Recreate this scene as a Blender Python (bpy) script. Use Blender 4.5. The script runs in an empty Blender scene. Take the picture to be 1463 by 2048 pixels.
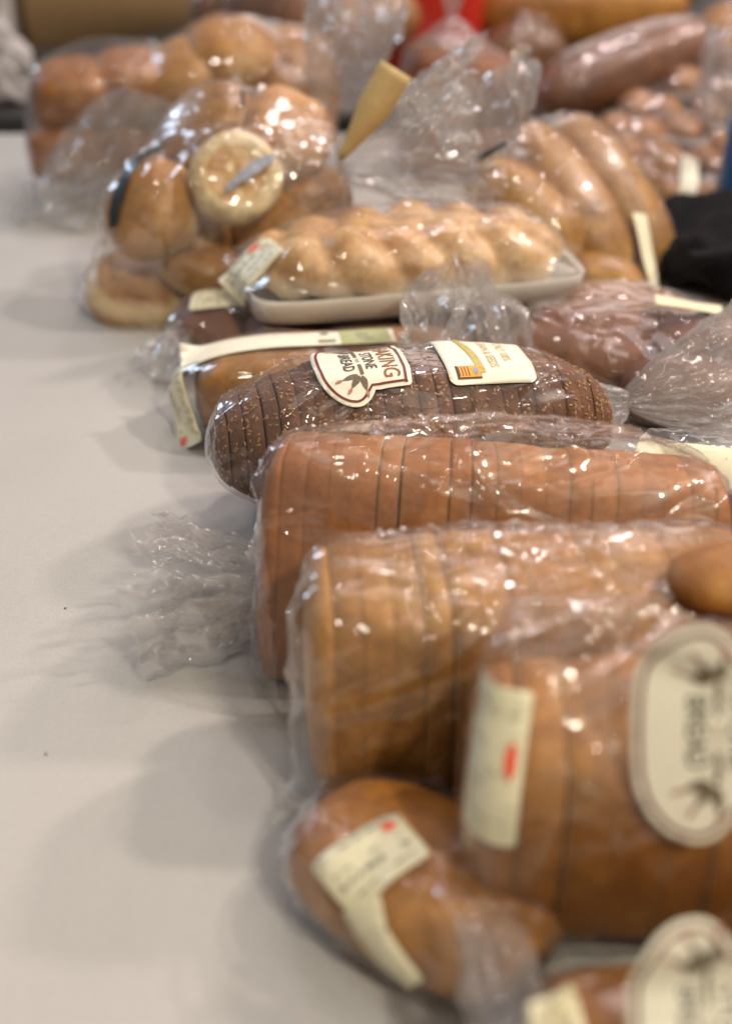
import bpy, bmesh, math, random
import numpy as np
from mathutils import Vector, Matrix, Euler, noise
from mathutils.bvhtree import BVHTree

random.seed(7)
S = bpy.context.scene
C = S.collection
R = math.radians

# ---------------------------------------------------------------- camera
cam_d = bpy.data.cameras.new('camera')
cam = bpy.data.objects.new('camera', cam_d)
C.objects.link(cam)
cam.location = (0, 0, 0.52)
cam.rotation_euler = (R(60), 0, 0)
cam_d.sensor_fit = 'VERTICAL'
cam_d.sensor_height = 36
cam_d.sensor_width = 24
cam_d.lens = 50
cam_d.clip_start = 0.02
cam_d.clip_end = 60
cam_d.dof.use_dof = True
cam_d.dof.focus_distance = 0.945
cam_d.dof.aperture_fstop = 3.0
S.camera = cam

# ---------------------------------------------------------------- world, lamps, exposure
W = bpy.data.worlds.new('World')
S.world = W
W.use_nodes = True
wb = W.node_tree.nodes['Background']
wb.inputs[0].default_value = (0.90, 0.82, 0.77, 1)      # the light bounced about by the hall
wb.inputs[1].default_value = 0.19


def lamp(name, loc, target, size, watts, col, shape='DISK', size_y=None):
    d = bpy.data.lights.new(name, 'AREA')
    d.shape = shape
    d.size = size
    if size_y:
        d.size_y = size_y
    d.energy = watts
    d.color = col
    o = bpy.data.objects.new(name, d)
    C.objects.link(o)
    o.location = loc
    o.rotation_euler = (Vector(target) - Vector(loc)).to_track_quat('-Z', 'Y').to_euler()
    return o


lamp('ceiling_lamp', (1.75, 1.20, 2.3), (0, 1, 0), 0.17, 33, (1.0, 0.89, 0.80))
lamp('ceiling_lamp', (2.30, 2.20, 2.1), (0, 1, 0), 0.17, 44, (1.0, 0.86, 0.82))
lamp('ceiling_lamp', (0.95, -0.95, 1.9), (0, 0.8, 0), 0.17, 32, (1.0, 0.90, 0.72))
lamp('ceiling_lamp', (0.45, 3.30, 2.4), (0, 1, 0), 0.20, 10, (1.0, 0.86, 0.86))
lamp('ceiling_lamp', (-0.9, -0.30, 2.3), (0, 1.0, 0), 0.17, 5, (1.0, 0.89, 0.74))
# small unseen lamps, added overhead to put glints on the film
for x, y, z, w, c in ((0.3, 1.9, 2.5, 3.0, (1, 0.86, 0.88)), (1.1, 2.6, 2.5, 3.0, (1, 0.9, 0.8)), (-0.5, 2.6, 2.5, 2.5, (1, 0.88, 0.9)), (0.2, 0.5, 2.5, 2.5, (1, 0.9, 0.74)),
                      (1.3, 0.4, 2.5, 3.0, (1, 0.92, 0.72)), (0.0, -0.7, 2.4, 2.5, (1, 0.9, 0.72)), (1.9, 3.4, 2.5, 3.0, (1, 0.86, 0.9)), (-0.4, 4.4, 2.5, 3.0, (0.95, 0.9, 1.0))):
    lamp('added_glint_lamp', (x, y, z), (0.05, 1.0, 0), 0.07, w, c)
lamp('added_sheen_panel', (0.4, 2.3, 2.6), (0.4, 2.3, 0), 1.3, 10, (1.0, 0.87, 0.87), 'SQUARE')  # unseen soft lamps added for a broad sheen on the film
lamp('added_sheen_panel', (0.5, 0.1, 2.6), (0.5, 0.1, 0), 1.0, 3, (1.0, 0.92, 0.80), 'SQUARE')
lamp('added_far_sheen_lamp', (0.8, 5.6, 1.9), (0, 1.0, 0), 2.2, 15, (1.0, 0.92, 0.90), 'RECTANGLE', 1.3)  # unseen lamp, added for grazing sheen on the bag tops
lamp('side_window', (-2.6, 3.4, 1.6), (-0.3, 1.4, 0), 0.9, 42, (0.60, 0.77, 1.0), 'RECTANGLE', 1.2)

S.view_settings.view_transform = 'Standard'
S.view_settings.look = 'None'
S.view_settings.exposure = 0.05
S.view_settings.gamma = 1.0
S.view_settings.use_curve_mapping = False
S.render.engine = 'CYCLES'
cy = S.cycles
cy.use_denoising = True
cy.max_bounces = 24
cy.diffuse_bounces = 3
cy.glossy_bounces = 3
cy.transmission_bounces = 4
cy.transparent_max_bounces = 40
cy.caustics_reflective = False
cy.caustics_refractive = False
cy.sample_clamp_indirect = 4
cy.sample_clamp_direct = 60


# ---------------------------------------------------------------- materials
def srgb(r, g, b):
    f = lambda c: (c / 255 / 12.92) if c / 255 <= 0.04045 else ((c / 255 + 0.055) / 1.055) ** 2.4
    return (f(r), f(g), f(b), 1)


def new_mat(name):
    m = bpy.data.materials.new(name)
    m.use_nodes = True
    nt = m.node_tree
    return m, nt, nt.nodes['Principled BSDF'], nt.nodes['Material Output']


def nd(nt, typ, **kw):
    n = nt.nodes.new(typ)
    for k, v in kw.items():
        if k in n.inputs:
            n.inputs[k].default_value = v
        else:
            setattr(n, k, v)
    return n


def ramp(nt, stops):
    n = nt.nodes.new('ShaderNodeValToRGB')
    e = n.color_ramp.elements
    while len(e) < len(stops):
        e.new(0.5)
    for el, (p, c) in zip(e, stops):
        el.position = p
        el.color = c
    return n


def mixc(nt, a, b, fac, mode='MIX'):
    n = nt.nodes.new('ShaderNodeMix')
    n.data_type = 'RGBA'
    n.blend_type = mode
    for sock, v in ((0, fac), (6, a), (7, b)):
        if hasattr(v, 'is_linked'):
            nt.links.new(v, n.inputs[sock])
        else:
            n.inputs[sock].default_value = v
    return n.outputs[2]


def crust(name, pale, mid, dark, scale=14, rough=0.55, bump=0.35, zband=None, stretch=(1, 1, 1), coat=0.0):
    """baked crust: cloudy browning, fine blisters; zband = (low, high, colour) a pale unbaked side band"""
    m, nt, bs, out = new_mat(name)
    L = nt.links
    tc = nd(nt, 'ShaderNodeTexCoord')
    mp = nd(nt, 'ShaderNodeMapping')
    mp.inputs['Scale'].default_value = stretch
    L.new(tc.outputs['Object'], mp.inputs[0])
    oi = nd(nt, 'ShaderNodeObjectInfo')
    n1 = nd(nt, 'ShaderNodeTexNoise', Scale=scale, Detail=6.0, Roughness=0.6)
    L.new(mp.outputs[0], n1.inputs['Vector'])
    rp = ramp(nt, [(0.28, dark), (0.5, mid), (0.74, pale)])
    L.new(n1.outputs['Fac'], rp.inputs[0])
    col = rp.outputs[0]
    n2 = nd(nt, 'ShaderNodeTexNoise', Scale=scale * 14, Detail=5.0, Roughness=0.7)
    L.new(mp.outputs[0], n2.inputs['Vector'])
    r2 = ramp(nt, [(0.3, (0.72, 0.68, 0.62, 1)), (0.7, (1.12, 1.1, 1.06, 1))])
    L.new(n2.outputs['Fac'], r2.inputs[0])
    col = mixc(nt, col, r2.outputs[0], 0.9, 'MULTIPLY')
    n3 = nd(nt, 'ShaderNodeTexNoise', Scale=scale * 3.6, Detail=3.0, Roughness=0.6, Distortion=0.6)
    L.new(mp.outputs[0], n3.inputs['Vector'])
    r3 = ramp(nt, [(0.34, (0.70, 0.64, 0.58, 1)), (0.52, (1, 1, 1, 1)), (0.70, (1.18, 1.16, 1.12, 1))])
    L.new(n3.outputs['Fac'], r3.inputs[0])
    col = mixc(nt, col, r3.outputs[0], 0.75, 'MULTIPLY')
    if zband:
        sp = nd(nt, 'ShaderNodeSeparateXYZ')
        L.new(tc.outputs['Generated'], sp.inputs[0])
        ad = nd(nt, 'ShaderNodeMath', operation='MULTIPLY_ADD')
        L.new(n1.outputs['Fac'], ad.inputs[0])
        ad.inputs[1].default_value = 0.25
        L.new(sp.outputs[2], ad.inputs[2])
        lo, hi, pc = zband
        rb = ramp(nt, [(lo, (0, 0, 0, 1)), (lo + 0.10, (1, 1, 1, 1)), (hi, (1, 1, 1, 1)), (hi + 0.22, (0, 0, 0, 1))])
        L.new(ad.outputs[0], rb.inputs[0])
        col = mixc(nt, col, pc, rb.outputs[0])
    hs = nd(nt, 'ShaderNodeHueSaturation')
    mr = nd(nt, 'ShaderNodeMapRange')
    mr.inputs[3].default_value = 0.86
    mr.inputs[4].default_value = 1.12
    L.new(oi.outputs['Random'], mr.inputs[0])
    L.new(mr.outputs[0], hs.inputs['Value'])
    L.new(col, hs.inputs['Color'])
    L.new(hs.outputs[0], bs.inputs['Base Color'])
    bs.inputs['Roughness'].default_value = rough
    bs.inputs['Coat Weight'].default_value = coat
    bs.inputs['Coat Roughness'].default_value = 0.25
    bp = nd(nt, 'ShaderNodeBump', Strength=bump, Distance=0.003)
    hm = nd(nt, 'ShaderNodeMath', operation='ADD')
    L.new(n1.outputs['Fac'], hm.inputs[0])
    L.new(n2.outputs['Fac'], hm.inputs[1])
    L.new(hm.outputs[0], bp.inputs['Height'])
    L.new(bp.outputs[0], bs.inputs['Normal'])
    return m


def crumb(name, col, dark):
    m, nt, bs, out = new_mat(name)
    L = nt.links
    tc = nd(nt, 'ShaderNodeTexCoord')
    v = nd(nt, 'ShaderNodeTexVoronoi', Scale=420.0)
    n = nd(nt, 'ShaderNodeTexNoise', Scale=160.0, Detail=5.0)
    L.new(tc.outputs['Object'], v.inputs['Vector'])
    L.new(tc.outputs['Object'], n.inputs['Vector'])
    rp = ramp(nt, [(0.35, dark), (0.6, col)])
    L.new(n.outputs['Fac'], rp.inputs[0])
    L.new(rp.outputs[0], bs.inputs['Base Color'])
    bs.inputs['Roughness'].default_value = 0.85
    bp = nd(nt, 'ShaderNodeBump', Strength=0.5, Distance=0.002)
    L.new(v.outputs['Distance'], bp.inputs['Height'])
    L.new(bp.outputs[0], bs.inputs['Normal'])
    return m


def film(name, tint=(0.985, 0.98, 0.975, 1), haze=0.035, scale=90, bump=0.5, rough=0.04, base=0.05, soft=0.25, gain=0.7, stretch=(1, 1, 1)):
    """clear thin plastic: sees through, mirrors at grazing angles, a diffuse haze standing in for light reflected between layers"""
    m, nt, bs, out = new_mat(name)
    L = nt.links
    nt.nodes.remove(bs)
    tc = nd(nt, 'ShaderNodeTexCoord')
    mp = nd(nt, 'ShaderNodeMapping')
    mp.inputs['Scale'].default_value = stretch
    mp.inputs['Rotation'].default_value = (0, R(10), R(14))
    L.new(tc.outputs['Object'], mp.inputs[0])
    n0 = nd(nt, 'ShaderNodeTexNoise', Scale=18.0, Detail=1.0)
    L.new(tc.outputs['Object'], n0.inputs['Vector'])
    wv = mixc(nt, mp.outputs[0], n0.outputs['Color'], 0.05)
    n1 = nd(nt, 'ShaderNodeTexNoise', Scale=scale, Detail=1.0, Roughness=0.4)
    L.new(wv, n1.inputs['Vector'])
    # ridges: thin fold lines
    sb = nd(nt, 'ShaderNodeMath', operation='SUBTRACT')
    L.new(n1.outputs['Fac'], sb.inputs[0])
    sb.inputs[1].default_value = 0.5
    ab = nd(nt, 'ShaderNodeMath', operation='ABSOLUTE')
    L.new(sb.outputs[0], ab.inputs[0])
    bp = nd(nt, 'ShaderNodeBump', Strength=1.0, Distance=bump / scale)
    L.new(ab.outputs[0], bp.inputs['Height'])
    lw = nd(nt, 'ShaderNodeLayerWeight', Blend=0.5)
    L.new(bp.outputs[0], lw.inputs['Normal'])
    pw = nd(nt, 'ShaderNodeMath', operation='POWER')
    L.new(lw.outputs['Facing'], pw.inputs[0])
    pw.inputs[1].default_value = 4.0
    ma = nd(nt, 'ShaderNodeMath', operation='MULTIPLY_ADD')
    L.new(pw.outputs[0], ma.inputs[0])
    ma.inputs[1].default_value = gain
    ma.inputs[2].default_value = base
    tr = nd(nt, 'ShaderNodeBsdfTransparent', Color=tint)
    g1 = nd(nt, 'ShaderNodeBsdfGlossy', Roughness=rough)
    g1.inputs['Color'].default_value = (1, 0.98, 0.97, 1)
    g2 = nd(nt, 'ShaderNodeBsdfGlossy', Roughness=0.32)
    g2.inputs['Color'].default_value = (1, 0.96, 0.95, 1)
    L.new(bp.outputs[0], g1.inputs['Normal'])
    L.new(bp.outputs[0], g2.inputs['Normal'])
    mg = nd(nt, 'ShaderNodeMixShader', Fac=soft)
    L.new(g1.outputs[0], mg.inputs[1])
    L.new(g2.outputs[0], mg.inputs[2])
    m1 = nd(nt, 'ShaderNodeMixShader')
    L.new(ma.outputs[0], m1.inputs[0])
    L.new(tr.outputs[0], m1.inputs[1])
    L.new(mg.outputs[0], m1.inputs[2])
    df = nd(nt, 'ShaderNodeBsdfDiffuse')
    df.inputs['Color'].default_value = (0.88, 0.84, 0.81, 1)
    tl = nd(nt, 'ShaderNodeBsdfTranslucent')
    tl.inputs['Color'].default_value = (0.88, 0.84, 0.81, 1)
    mh = nd(nt, 'ShaderNodeMixShader', Fac=0.45)
    L.new(df.outputs[0], mh.inputs[1])
    L.new(tl.outputs[0], mh.inputs[2])
    m2 = nd(nt, 'ShaderNodeMixShader', Fac=haze)  # haze whitens the film in place of reflected light
    L.new(m1.outputs[0], m2.inputs[1])
    L.new(mh.outputs[0], m2.inputs[2])
    L.new(m2.outputs[0], out.inputs['Surface'])
    return m


def plain(name, col, rough=0.5, noise_amt=0.08, scale=60, metal=0.0, bump=0.0, coat=0.0):
    m, nt, bs, out = new_mat(name)
    L = nt.links
    tc = nd(nt, 'ShaderNodeTexCoord')
    n = nd(nt, 'ShaderNodeTexNoise', Scale=scale, Detail=4.0)
    L.new(tc.outputs['Object'], n.inputs['Vector'])
    a = tuple(c * (1 - noise_amt) for c in col[:3]) + (1,)
    b = tuple(min(1, c * (1 + noise_amt)) for c in col[:3]) + (1,)
    rp = ramp(nt, [(0.3, a), (0.7, b)])
    L.new(n.outputs['Fac'], rp.inputs[0])
    L.new(rp.outputs[0], bs.inputs['Base Color'])
    bs.inputs['Roughness'].default_value = rough
    bs.inputs['Metallic'].default_value = metal
    bs.inputs['Coat Weight'].default_value = coat
    bs.inputs['Coat Roughness'].default_value = 0.1
    if bump:
        bp = nd(nt, 'ShaderNodeBump', Strength=bump, Distance=0.002)
        L.new(n.outputs['Fac'], bp.inputs['Height'])
        L.new(bp.outputs[0], bs.inputs['Normal'])
    return m


M = {}
M['crust_tan'] = crust('crust_tan', (0.437, 0.184, 0.049, 1), (0.359, 0.135, 0.031, 1), (0.279, 0.092, 0.018, 1), 11, 0.6)
M['crust_honey'] = crust('crust_honey', (0.547, 0.312, 0.076, 1), (0.429, 0.202, 0.040, 1), (0.301, 0.114, 0.019, 1), 13, 0.55)
M['crust_amber'] = crust('crust_amber', (0.484, 0.235, 0.045, 1), (0.376, 0.156, 0.024, 1), (0.251, 0.086, 0.011, 1), 12, 0.5)
M['crust_roll'] = crust('crust_roll', (0.426, 0.187, 0.042, 1), (0.319, 0.123, 0.024, 1), (0.194, 0.061, 0.010, 1), 16, 0.5)
M['crust_red'] = crust('crust_red', (0.310, 0.133, 0.059, 1), (0.224, 0.085, 0.035, 1), (0.138, 0.046, 0.018, 1), 15, 0.55)
M['crust_dark'] = crust('crust_dark', (0.238, 0.113, 0.054, 1), (0.185, 0.077, 0.032, 1), (0.088, 0.034, 0.014, 1), 30, 0.7, 0.6)
M['crust_bun'] = crust('crust_bun', (0.565, 0.326, 0.112, 1), (0.474, 0.237, 0.068, 1), (0.347, 0.144, 0.036, 1), 14, 0.42, 0.2, (0.16, 0.40, (0.70, 0.52, 0.28, 1)), coat=0.2)
M['crust_long'] = crust('crust_long', (0.584, 0.335, 0.084, 1), (0.470, 0.236, 0.049, 1), (0.320, 0.128, 0.021, 1), 12, 0.45, 0.25, (0.10, 0.26, (0.62, 0.40, 0.17, 1)), coat=0.15)
M['crust_braid'] = crust('crust_braid', (0.762, 0.562, 0.342, 1), (0.680, 0.410, 0.177, 1), (0.474, 0.205, 0.059, 1), 17, 0.42, 0.2, (0.05, 0.46, (0.82, 0.69, 0.50, 1)), coat=0.0)
M['crumb_white'] = crumb('crumb_white', (0.72, 0.55, 0.34, 1), (0.60, 0.42, 0.23, 1))
M['crumb_rye'] = crumb('crumb_rye', (0.26, 0.13, 0.07, 1), (0.16, 0.075, 0.04, 1))
M['muffin_face'] = crust('muffin_face', (0.78, 0.60, 0.34, 1), (0.66, 0.40, 0.15, 1), (0.46, 0.20, 0.05, 1), 30, 0.6)
M['muffin_side'] = crust('muffin_side', (0.82, 0.70, 0.46, 1), (0.78, 0.62, 0.36, 1), (0.66, 0.45, 0.20, 1), 25, 0.6)
M['seed'] = crust('seed', (0.5, 0.31, 0.14, 1), (0.36, 0.2, 0.085, 1), (0.2, 0.095, 0.038, 1), 260, 0.45, 0.1)
M['film'] = film('clear_film', haze=0.008, scale=60, bump=0.085, rough=0.040, base=0.10, stretch=(0.2, 1, 1))
M['film_soft'] = film('clear_film_soft', haze=0.010, scale=60, bump=0.14, rough=0.038, base=0.10, stretch=(0.35, 1, 1))
M['film_crisp'] = film('crisp_film', haze=0.005, scale=85, bump=0.11, rough=0.036, base=0.085, stretch=(0.2, 1, 1))
M['film_tail'] = film('crumpled_film', haze=0.13, scale=70, bump=0.10, rough=0.036, base=0.15, soft=0.10, gain=0.6, stretch=(0.5, 1, 1))  # strong haze paints in the whiteness of light bounced between folds
M['film_tail_soft'] = film('loosely_crumpled_film', haze=0.11, scale=70, bump=0.17, rough=0.034, base=0.16, soft=0.10, gain=0.6)
M['cream'] = plain('cream_paper', (0.74, 0.68, 0.47, 1), 0.45, 0.03, 200)
M['cream_white'] = plain('cream_white_paper', (0.80, 0.75, 0.60, 1), 0.45, 0.03, 200)
M['olive_print'] = plain('olive_print', (0.42, 0.42, 0.20, 1), 0.5, 0.15, 300)
M['grey_print'] = plain('grey_print', (0.30, 0.29, 0.21, 1), 0.6, 0.1, 300)
M['pale_print'] = plain('pale_print', (0.52, 0.49, 0.33, 1), 0.6, 0.1, 300)
M['red_print'] = plain('red_print', (0.80, 0.10, 0.035, 1), 0.5, 0.1, 300)
M['maroon'] = plain('maroon_print', (0.16, 0.018, 0.01, 1), 0.45, 0.05, 300)
M['ink'] = plain('dark_ink', (0.045, 0.032, 0.02, 1), 0.5, 0.1, 300)
M['rust'] = plain('rust_ink', (0.26, 0.085, 0.018, 1), 0.5, 0.35, 260)
M['wheat'] = plain('wheat_ink', (0.14, 0.10, 0.055, 1), 0.5, 0.4, 700)
M['wheat_tip'] = plain('wheat_tip_ink', (0.42, 0.19, 0.13, 1), 0.5, 0.2, 500)
M['gold'] = plain('gold_print', (0.48, 0.36, 0.09, 1), 0.45, 0.25, 260)
M['orange'] = plain('orange_print', (0.82, 0.36, 0.03, 1), 0.45, 0.06, 300)
M['black'] = plain('black_plastic', (0.018, 0.018, 0.018, 1), 0.4, 0.1, 100)
M['yellow_strip'] = plain('yellow_paper_strip', (0.70, 0.52, 0.24, 1), 0.5, 0.06, 90)
M['white_foam'] = plain('white_foam', (0.82, 0.78, 0.72, 1), 0.5, 0.03, 400)
M['blue_grey_print'] = plain('blue_grey_print', (0.28, 0.29, 0.36, 1), 0.45, 0.3, 160)

# ---------------------------------------------------------------- geometry helpers
CT = R(30)


def P(px, py, z):
    """the spot at height z that the photograph shows at pixel px, py (1463 x 2048)"""
    f = 2844.4
    d = Vector(((px - 731.5) / f, math.cos(CT) + (1024 - py) / f * math.sin(CT), -math.sin(CT) + (1024 - py) / f * math.cos(CT)))
    t = (z - 0.52) / d.z
    return Vector((d.x * t, d.y * t, z))


def PY(px, py, Y):
    """the spot at distance Y in front of the camera's foot that the photograph shows at pixel px, py"""
    f = 2844.4
    d = Vector(((px - 731.5) / f, math.cos(CT) + (1024 - py) / f * math.sin(CT), -math.sin(CT) + (1024 - py) / f * math.cos(CT)))
    t = Y / d.y
    return Vector((d.x * t, Y, 0.52 + d.z * t))


def thing(name, label, cat, loc, group=None, rot=(0, 0, 0)):
    o = bpy.data.objects.new(name, None)
    o.empty_display_size = 0.03
    C.objects.link(o)
    o.location = loc
    o.rotation_euler = rot
    o['label'] = label
    o['category'] = cat
    if group:
        o['group'] = group
    return o


def mw(o):
    m = o.matrix_basis.copy()
    p = o.parent
    while p:
        m = p.matrix_basis @ m
        p = p.parent
    return m


def link(name, verts, faces, mats, parent=None, matrix=None, smooth=True, midx=None):
    """ONE mesh object; verts are world coordinates, or local to `matrix` when that is given"""
    me = bpy.data.meshes.new(name)
    v = np.asarray(verts, dtype=float)
    if matrix is None:
        if parent is not None:
            inv = np.array(mw(parent).inverted())
            v = v @ inv[:3, :3].T + inv[:3, 3]
    me.from_pydata([tuple(p) for p in v], [], [tuple(f) for f in faces])
    if not isinstance(mats, (list, tuple)):
        mats = [mats]
    for m in mats:
        me.materials.append(m)
    if midx is not None:
        me.polygons.foreach_set('material_index', np.asarray(midx, dtype=np.int32))
    if smooth:
        me.polygons.foreach_set('use_smooth', np.ones(len(me.polygons), dtype=bool))
    me.update()
    o = bpy.data.objects.new(name, me)
    C.objects.link(o)
    if parent is not None:
        o.parent = parent
        if matrix is not None:
            o.matrix_basis = mw(parent).inverted() @ matrix
    elif matrix is not None:
        o.matrix_basis = matrix
    return o


def wpts(o):
    n = len(o.data.vertices)
    a = np.empty(n * 3)
    o.data.vertices.foreach_get('co', a)
    a = a.reshape(-1, 3)
    m = np.array(mw(o))
    return a @ m[:3, :3].T + m[:3, 3]


def xf(loc, rot=(0, 0, 0)):
    return Matrix.Translation(loc) @ Euler(rot, 'XYZ').to_matrix().to_4x4()


def basis(x, y, z, loc):
    m = Matrix.Identity(4)
    for i, a in enumerate((x, y, z)):
        a = Vector(a).normalized()
        for j in range(3):
            m[j][i] = a[j]
    for j in range(3):
        m[j][3] = loc[j]
    return m


def ellipsoid(rx, ry, rz, nu=40, nv=22, flat=0.0, noise_amp=0.0, seed=0, pw=1.0, bend=0.0):
    """rounded lump; flat lowers nothing below -rz*(1-flat); bend curves it along x"""
    vs, fs = [], []
    off = Vector((seed * 7.3, seed * 1.7, seed * 3.1))
    for i in range(nv + 1):
        th = math.pi * i / nv
        for j in range(nu):
            ph = 2 * math.pi * j / nu
            c, s = math.cos(th), max(0.0, math.sin(th))
            sx = math.copysign(abs(math.cos(ph)) ** pw, math.cos(ph))
            sy = math.copysign(abs(math.sin(ph)) ** pw, math.sin(ph))
            v = Vector((rx * s ** pw * sx, ry * s ** pw * sy, rz * math.copysign(abs(c) ** pw, c)))
            if noise_amp:
                k = noise.noise(v * (1.1 / max(rx, ry, rz)) * 1.6 + off) + 0.35 * noise.noise(v * 45 + off) + 0.22 * noise.noise(v * 110 + off)
                v *= 1 + noise_amp * k
            lim = -rz * (1 - flat)
            if v.z < lim:
                v.z = lim + (v.z - lim) * 0.12
            if bend:
                v.z += bend * (v.x / rx) ** 2
                v.y += bend * 0.6 * (v.x / rx) ** 2
            vs.append(v)
    for i in range(nv):
        for j in range(nu):
            a = i * nu + j
            b = i * nu + (j + 1) % nu
            fs.append((a, a + nu, b + nu, b))
    return vs, fs


def slice_profile(n, w, h, kind):
    pts = []
    for i in range(n):
        t = 2 * math.pi * i / n
        c, s = math.cos(t), math.sin(t)
        if kind == 'pan':          # tin loaf: flat base, straight sides, domed crown
            e = 0.34
            y = math.copysign(abs(c) ** e, c) * w / 2
            z = math.copysign(abs(s) ** (e if s < 0 else 0.45), s)
            z = h * (0.45 + (0.45 if s < 0 else 0.55) * z)
            if s > 0:
                y *= 1 + 0.05 * math.sin(math.pi * min(1, z / h))
        elif kind == 'batard':     # hearth loaf: flat base, round top
            e = 0.8
            y = math.copysign(abs(c) ** e, c) * w / 2
            z = h * (0.38 + (0.38 if s < 0 else 0.62) * math.copysign(abs(s) ** (0.55 if s < 0 else 0.9), s))
        else:
            y = c * w / 2
            z = h / 2 + s * h / 2
        pts.append((y, z))
    return pts


def sliced_loaf(parent, mat, Lx, w, h, n, kind, crust_m, crumb_m, taper=3.0, tpow=0.3, jitter=0.0012, seeds=0, seed=1, npt=56, open_at=(), seams=(0.9995, 0.9985, 0.996, 0.993)):
    rnd = random.Random(seed)
    t = Lx / n
    out = []
    prof = slice_profile(npt, w, h, kind)
    for k in range(n):
        x0 = -Lx / 2 + k * t
        g = 0.00003 if k not in open_at else 0.0011
        ch = rnd.choice(seams) if k not in open_at else 0.992
        xs = [x0 + g, x0 + g + 0.0005, x0 + t * 0.5, x0 + t - g - 0.0005, x0 + t - g]
        sc = [ch, 1.0, 1.0, 1.0, rnd.choice((0.9995, 0.998, 0.996))]
        dy, dz = rnd.uniform(-1, 1) * jitter, rnd.uniform(0, 1) * jitter
        gs = 1 + rnd.uniform(-1, 1) * jitter * 4
        tilt = rnd.uniform(-0.006, 0.006)
        if k == 0:
            xs = [x0 + t * q for q in (0.0, 0.06, 0.2, 0.45, 0.75)] + [x0 + t - g]
            sc = [0.55, 0.78, 0.92, 1, 1, 0.985]
        if k == n - 1:
            xs = [x0 + g] + [x0 + t * q for q in (0.25, 0.55, 0.8, 0.94, 1.0)]
            sc = [0.985, 1, 1, 0.92, 0.78, 0.55]
        vs, fs, mi = [], [], []
        for x, s_ in zip(xs, sc):
            u = min(1, abs(x) / (Lx / 2))
            e = max(0.02, 1 - u ** taper) ** tpow
            for (y, z) in prof:
                nn = noise.noise(Vector((x * 22, y * 22 + seed, z * 22))) * 0.0022 + noise.noise(Vector((x * 70, y * 70, z * 70 + seed))) * 0.0007
                f = gs * s_ * e * (1 + nn / (w / 2))
                zz = h * 0.42 + (z - h * 0.42) * f if e < 0.999 else z * (1 if z < 0.01 else f)
                vs.append((x + tilt * (z - h / 2), y * f + dy, max(zz, 0.0) + dz))
        m_ = len(prof)
        for i in range(len(xs) - 1):
            for j in range(m_):
                a, b = i * m_ + j, i * m_ + (j + 1) % m_
                fs.append((a, b, b + m_, a + m_))
                mi.append(0)
        for i, flip in ((0, True), (len(xs) - 1, False)):
            c = len(vs)
            ring = [i * m_ + j for j in range(m_)]
            vs.append(tuple(np.mean([vs[q] for q in ring], axis=0)))
            endcap = (k == 0 and i == 0) or (k == n - 1 and i > 0)
            for j in range(m_):
                a, b = ring[j], ring[(j + 1) % m_]
                fs.append((b, a, c) if flip else (a, b, c))
                mi.append(0 if endcap else 1)
        mats = [crust_m, crumb_m]
        if seeds:
            mats = mats + [M['seed']]
            rows = len(xs)
            for q in range(seeds):
                i = rnd.randrange(rows - 1)
                fr = rnd.random()
                j = rnd.randrange(m_)
                a, b, d = (Vector(vs[i * m_ + j]), Vector(vs[i * m_ + (j + 1) % m_]), Vector(vs[(i + 1) * m_ + j]))
                nrm = (b - a).cross(d - a)
                if nrm.length < 1e-9:
                    continue
                nrm.normalize()
                if nrm.z < -0.3:
                    continue
                p = a.lerp(d, fr).lerp(b, rnd.random())
                if p.x < xs[0] + 0.0015 or p.x > xs[-1] - 0.0015:
                    if rnd.random() < 0.8:
                        continue
                ang = rnd.random() * 6.28
                t1 = (b - a).normalized()
                t2 = nrm.cross(t1)
                ax = t1 * math.cos(ang) + t2 * math.sin(ang)
                ay = nrm.cross(ax)
                nz = (nrm + ax * rnd.uniform(-0.3, 0.3)).normalized()
                ln, wd, th = 0.0015 * rnd.uniform(0.8, 1.2), 0.00085 * rnd.uniform(0.8, 1.15), 0.0006
                base = len(vs)
                p = p + nrm * 0.0002
                for (u_, w_, h_) in ((1.15, 0, 0.2), (0.55, 0.75, 0.3), (-0.25, 1, 0.35), (-0.9, 0.6, 0.25), (-1, 0, 0.2), (-0.9, -0.6, 0.25), (-0.25, -1, 0.35), (0.55, -0.75, 0.3)):
                    vs.append(tuple(p + ax * ln * u_ + ay * wd * w_ + nz * th * h_))
                vs.append(tuple(p + nz * th * 1.6 - ax * ln * 0.1))
                for e_ in range(8):
                    fs.append((base + e_, base + (e_ + 1) % 8, base + 8))
                    mi.append(2)
        o = link('slice', vs, fs, mats, parent, mat, True, mi)
        out.append(o)
    return out


def tri(x):
    return 2 * np.abs(x - np.floor(x + 0.5)) * 2 - 1


def crumple(p, rng, amp, lam, k=7):
    """sharp-edged facets, as crushed film has: sums of folded plane waves"""
    d = np.zeros_like(p)
    for i in range(k):
        n = rng.normal(size=3)
        n /= np.linalg.norm(n)
        dr = rng.normal(size=3)
        dr /= np.linalg.norm(dr)
        l = lam * rng.uniform(0.5, 1.7)
        warp = 0.25 * np.sin(p @ rng.normal(size=3) / (lam * 1.3))
        d += (amp * rng.uniform(0.4, 1.0) * l / lam) * tri(p @ n / l + rng.uniform(0, 1) + warp)[:, None] * dr
    return d


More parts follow.
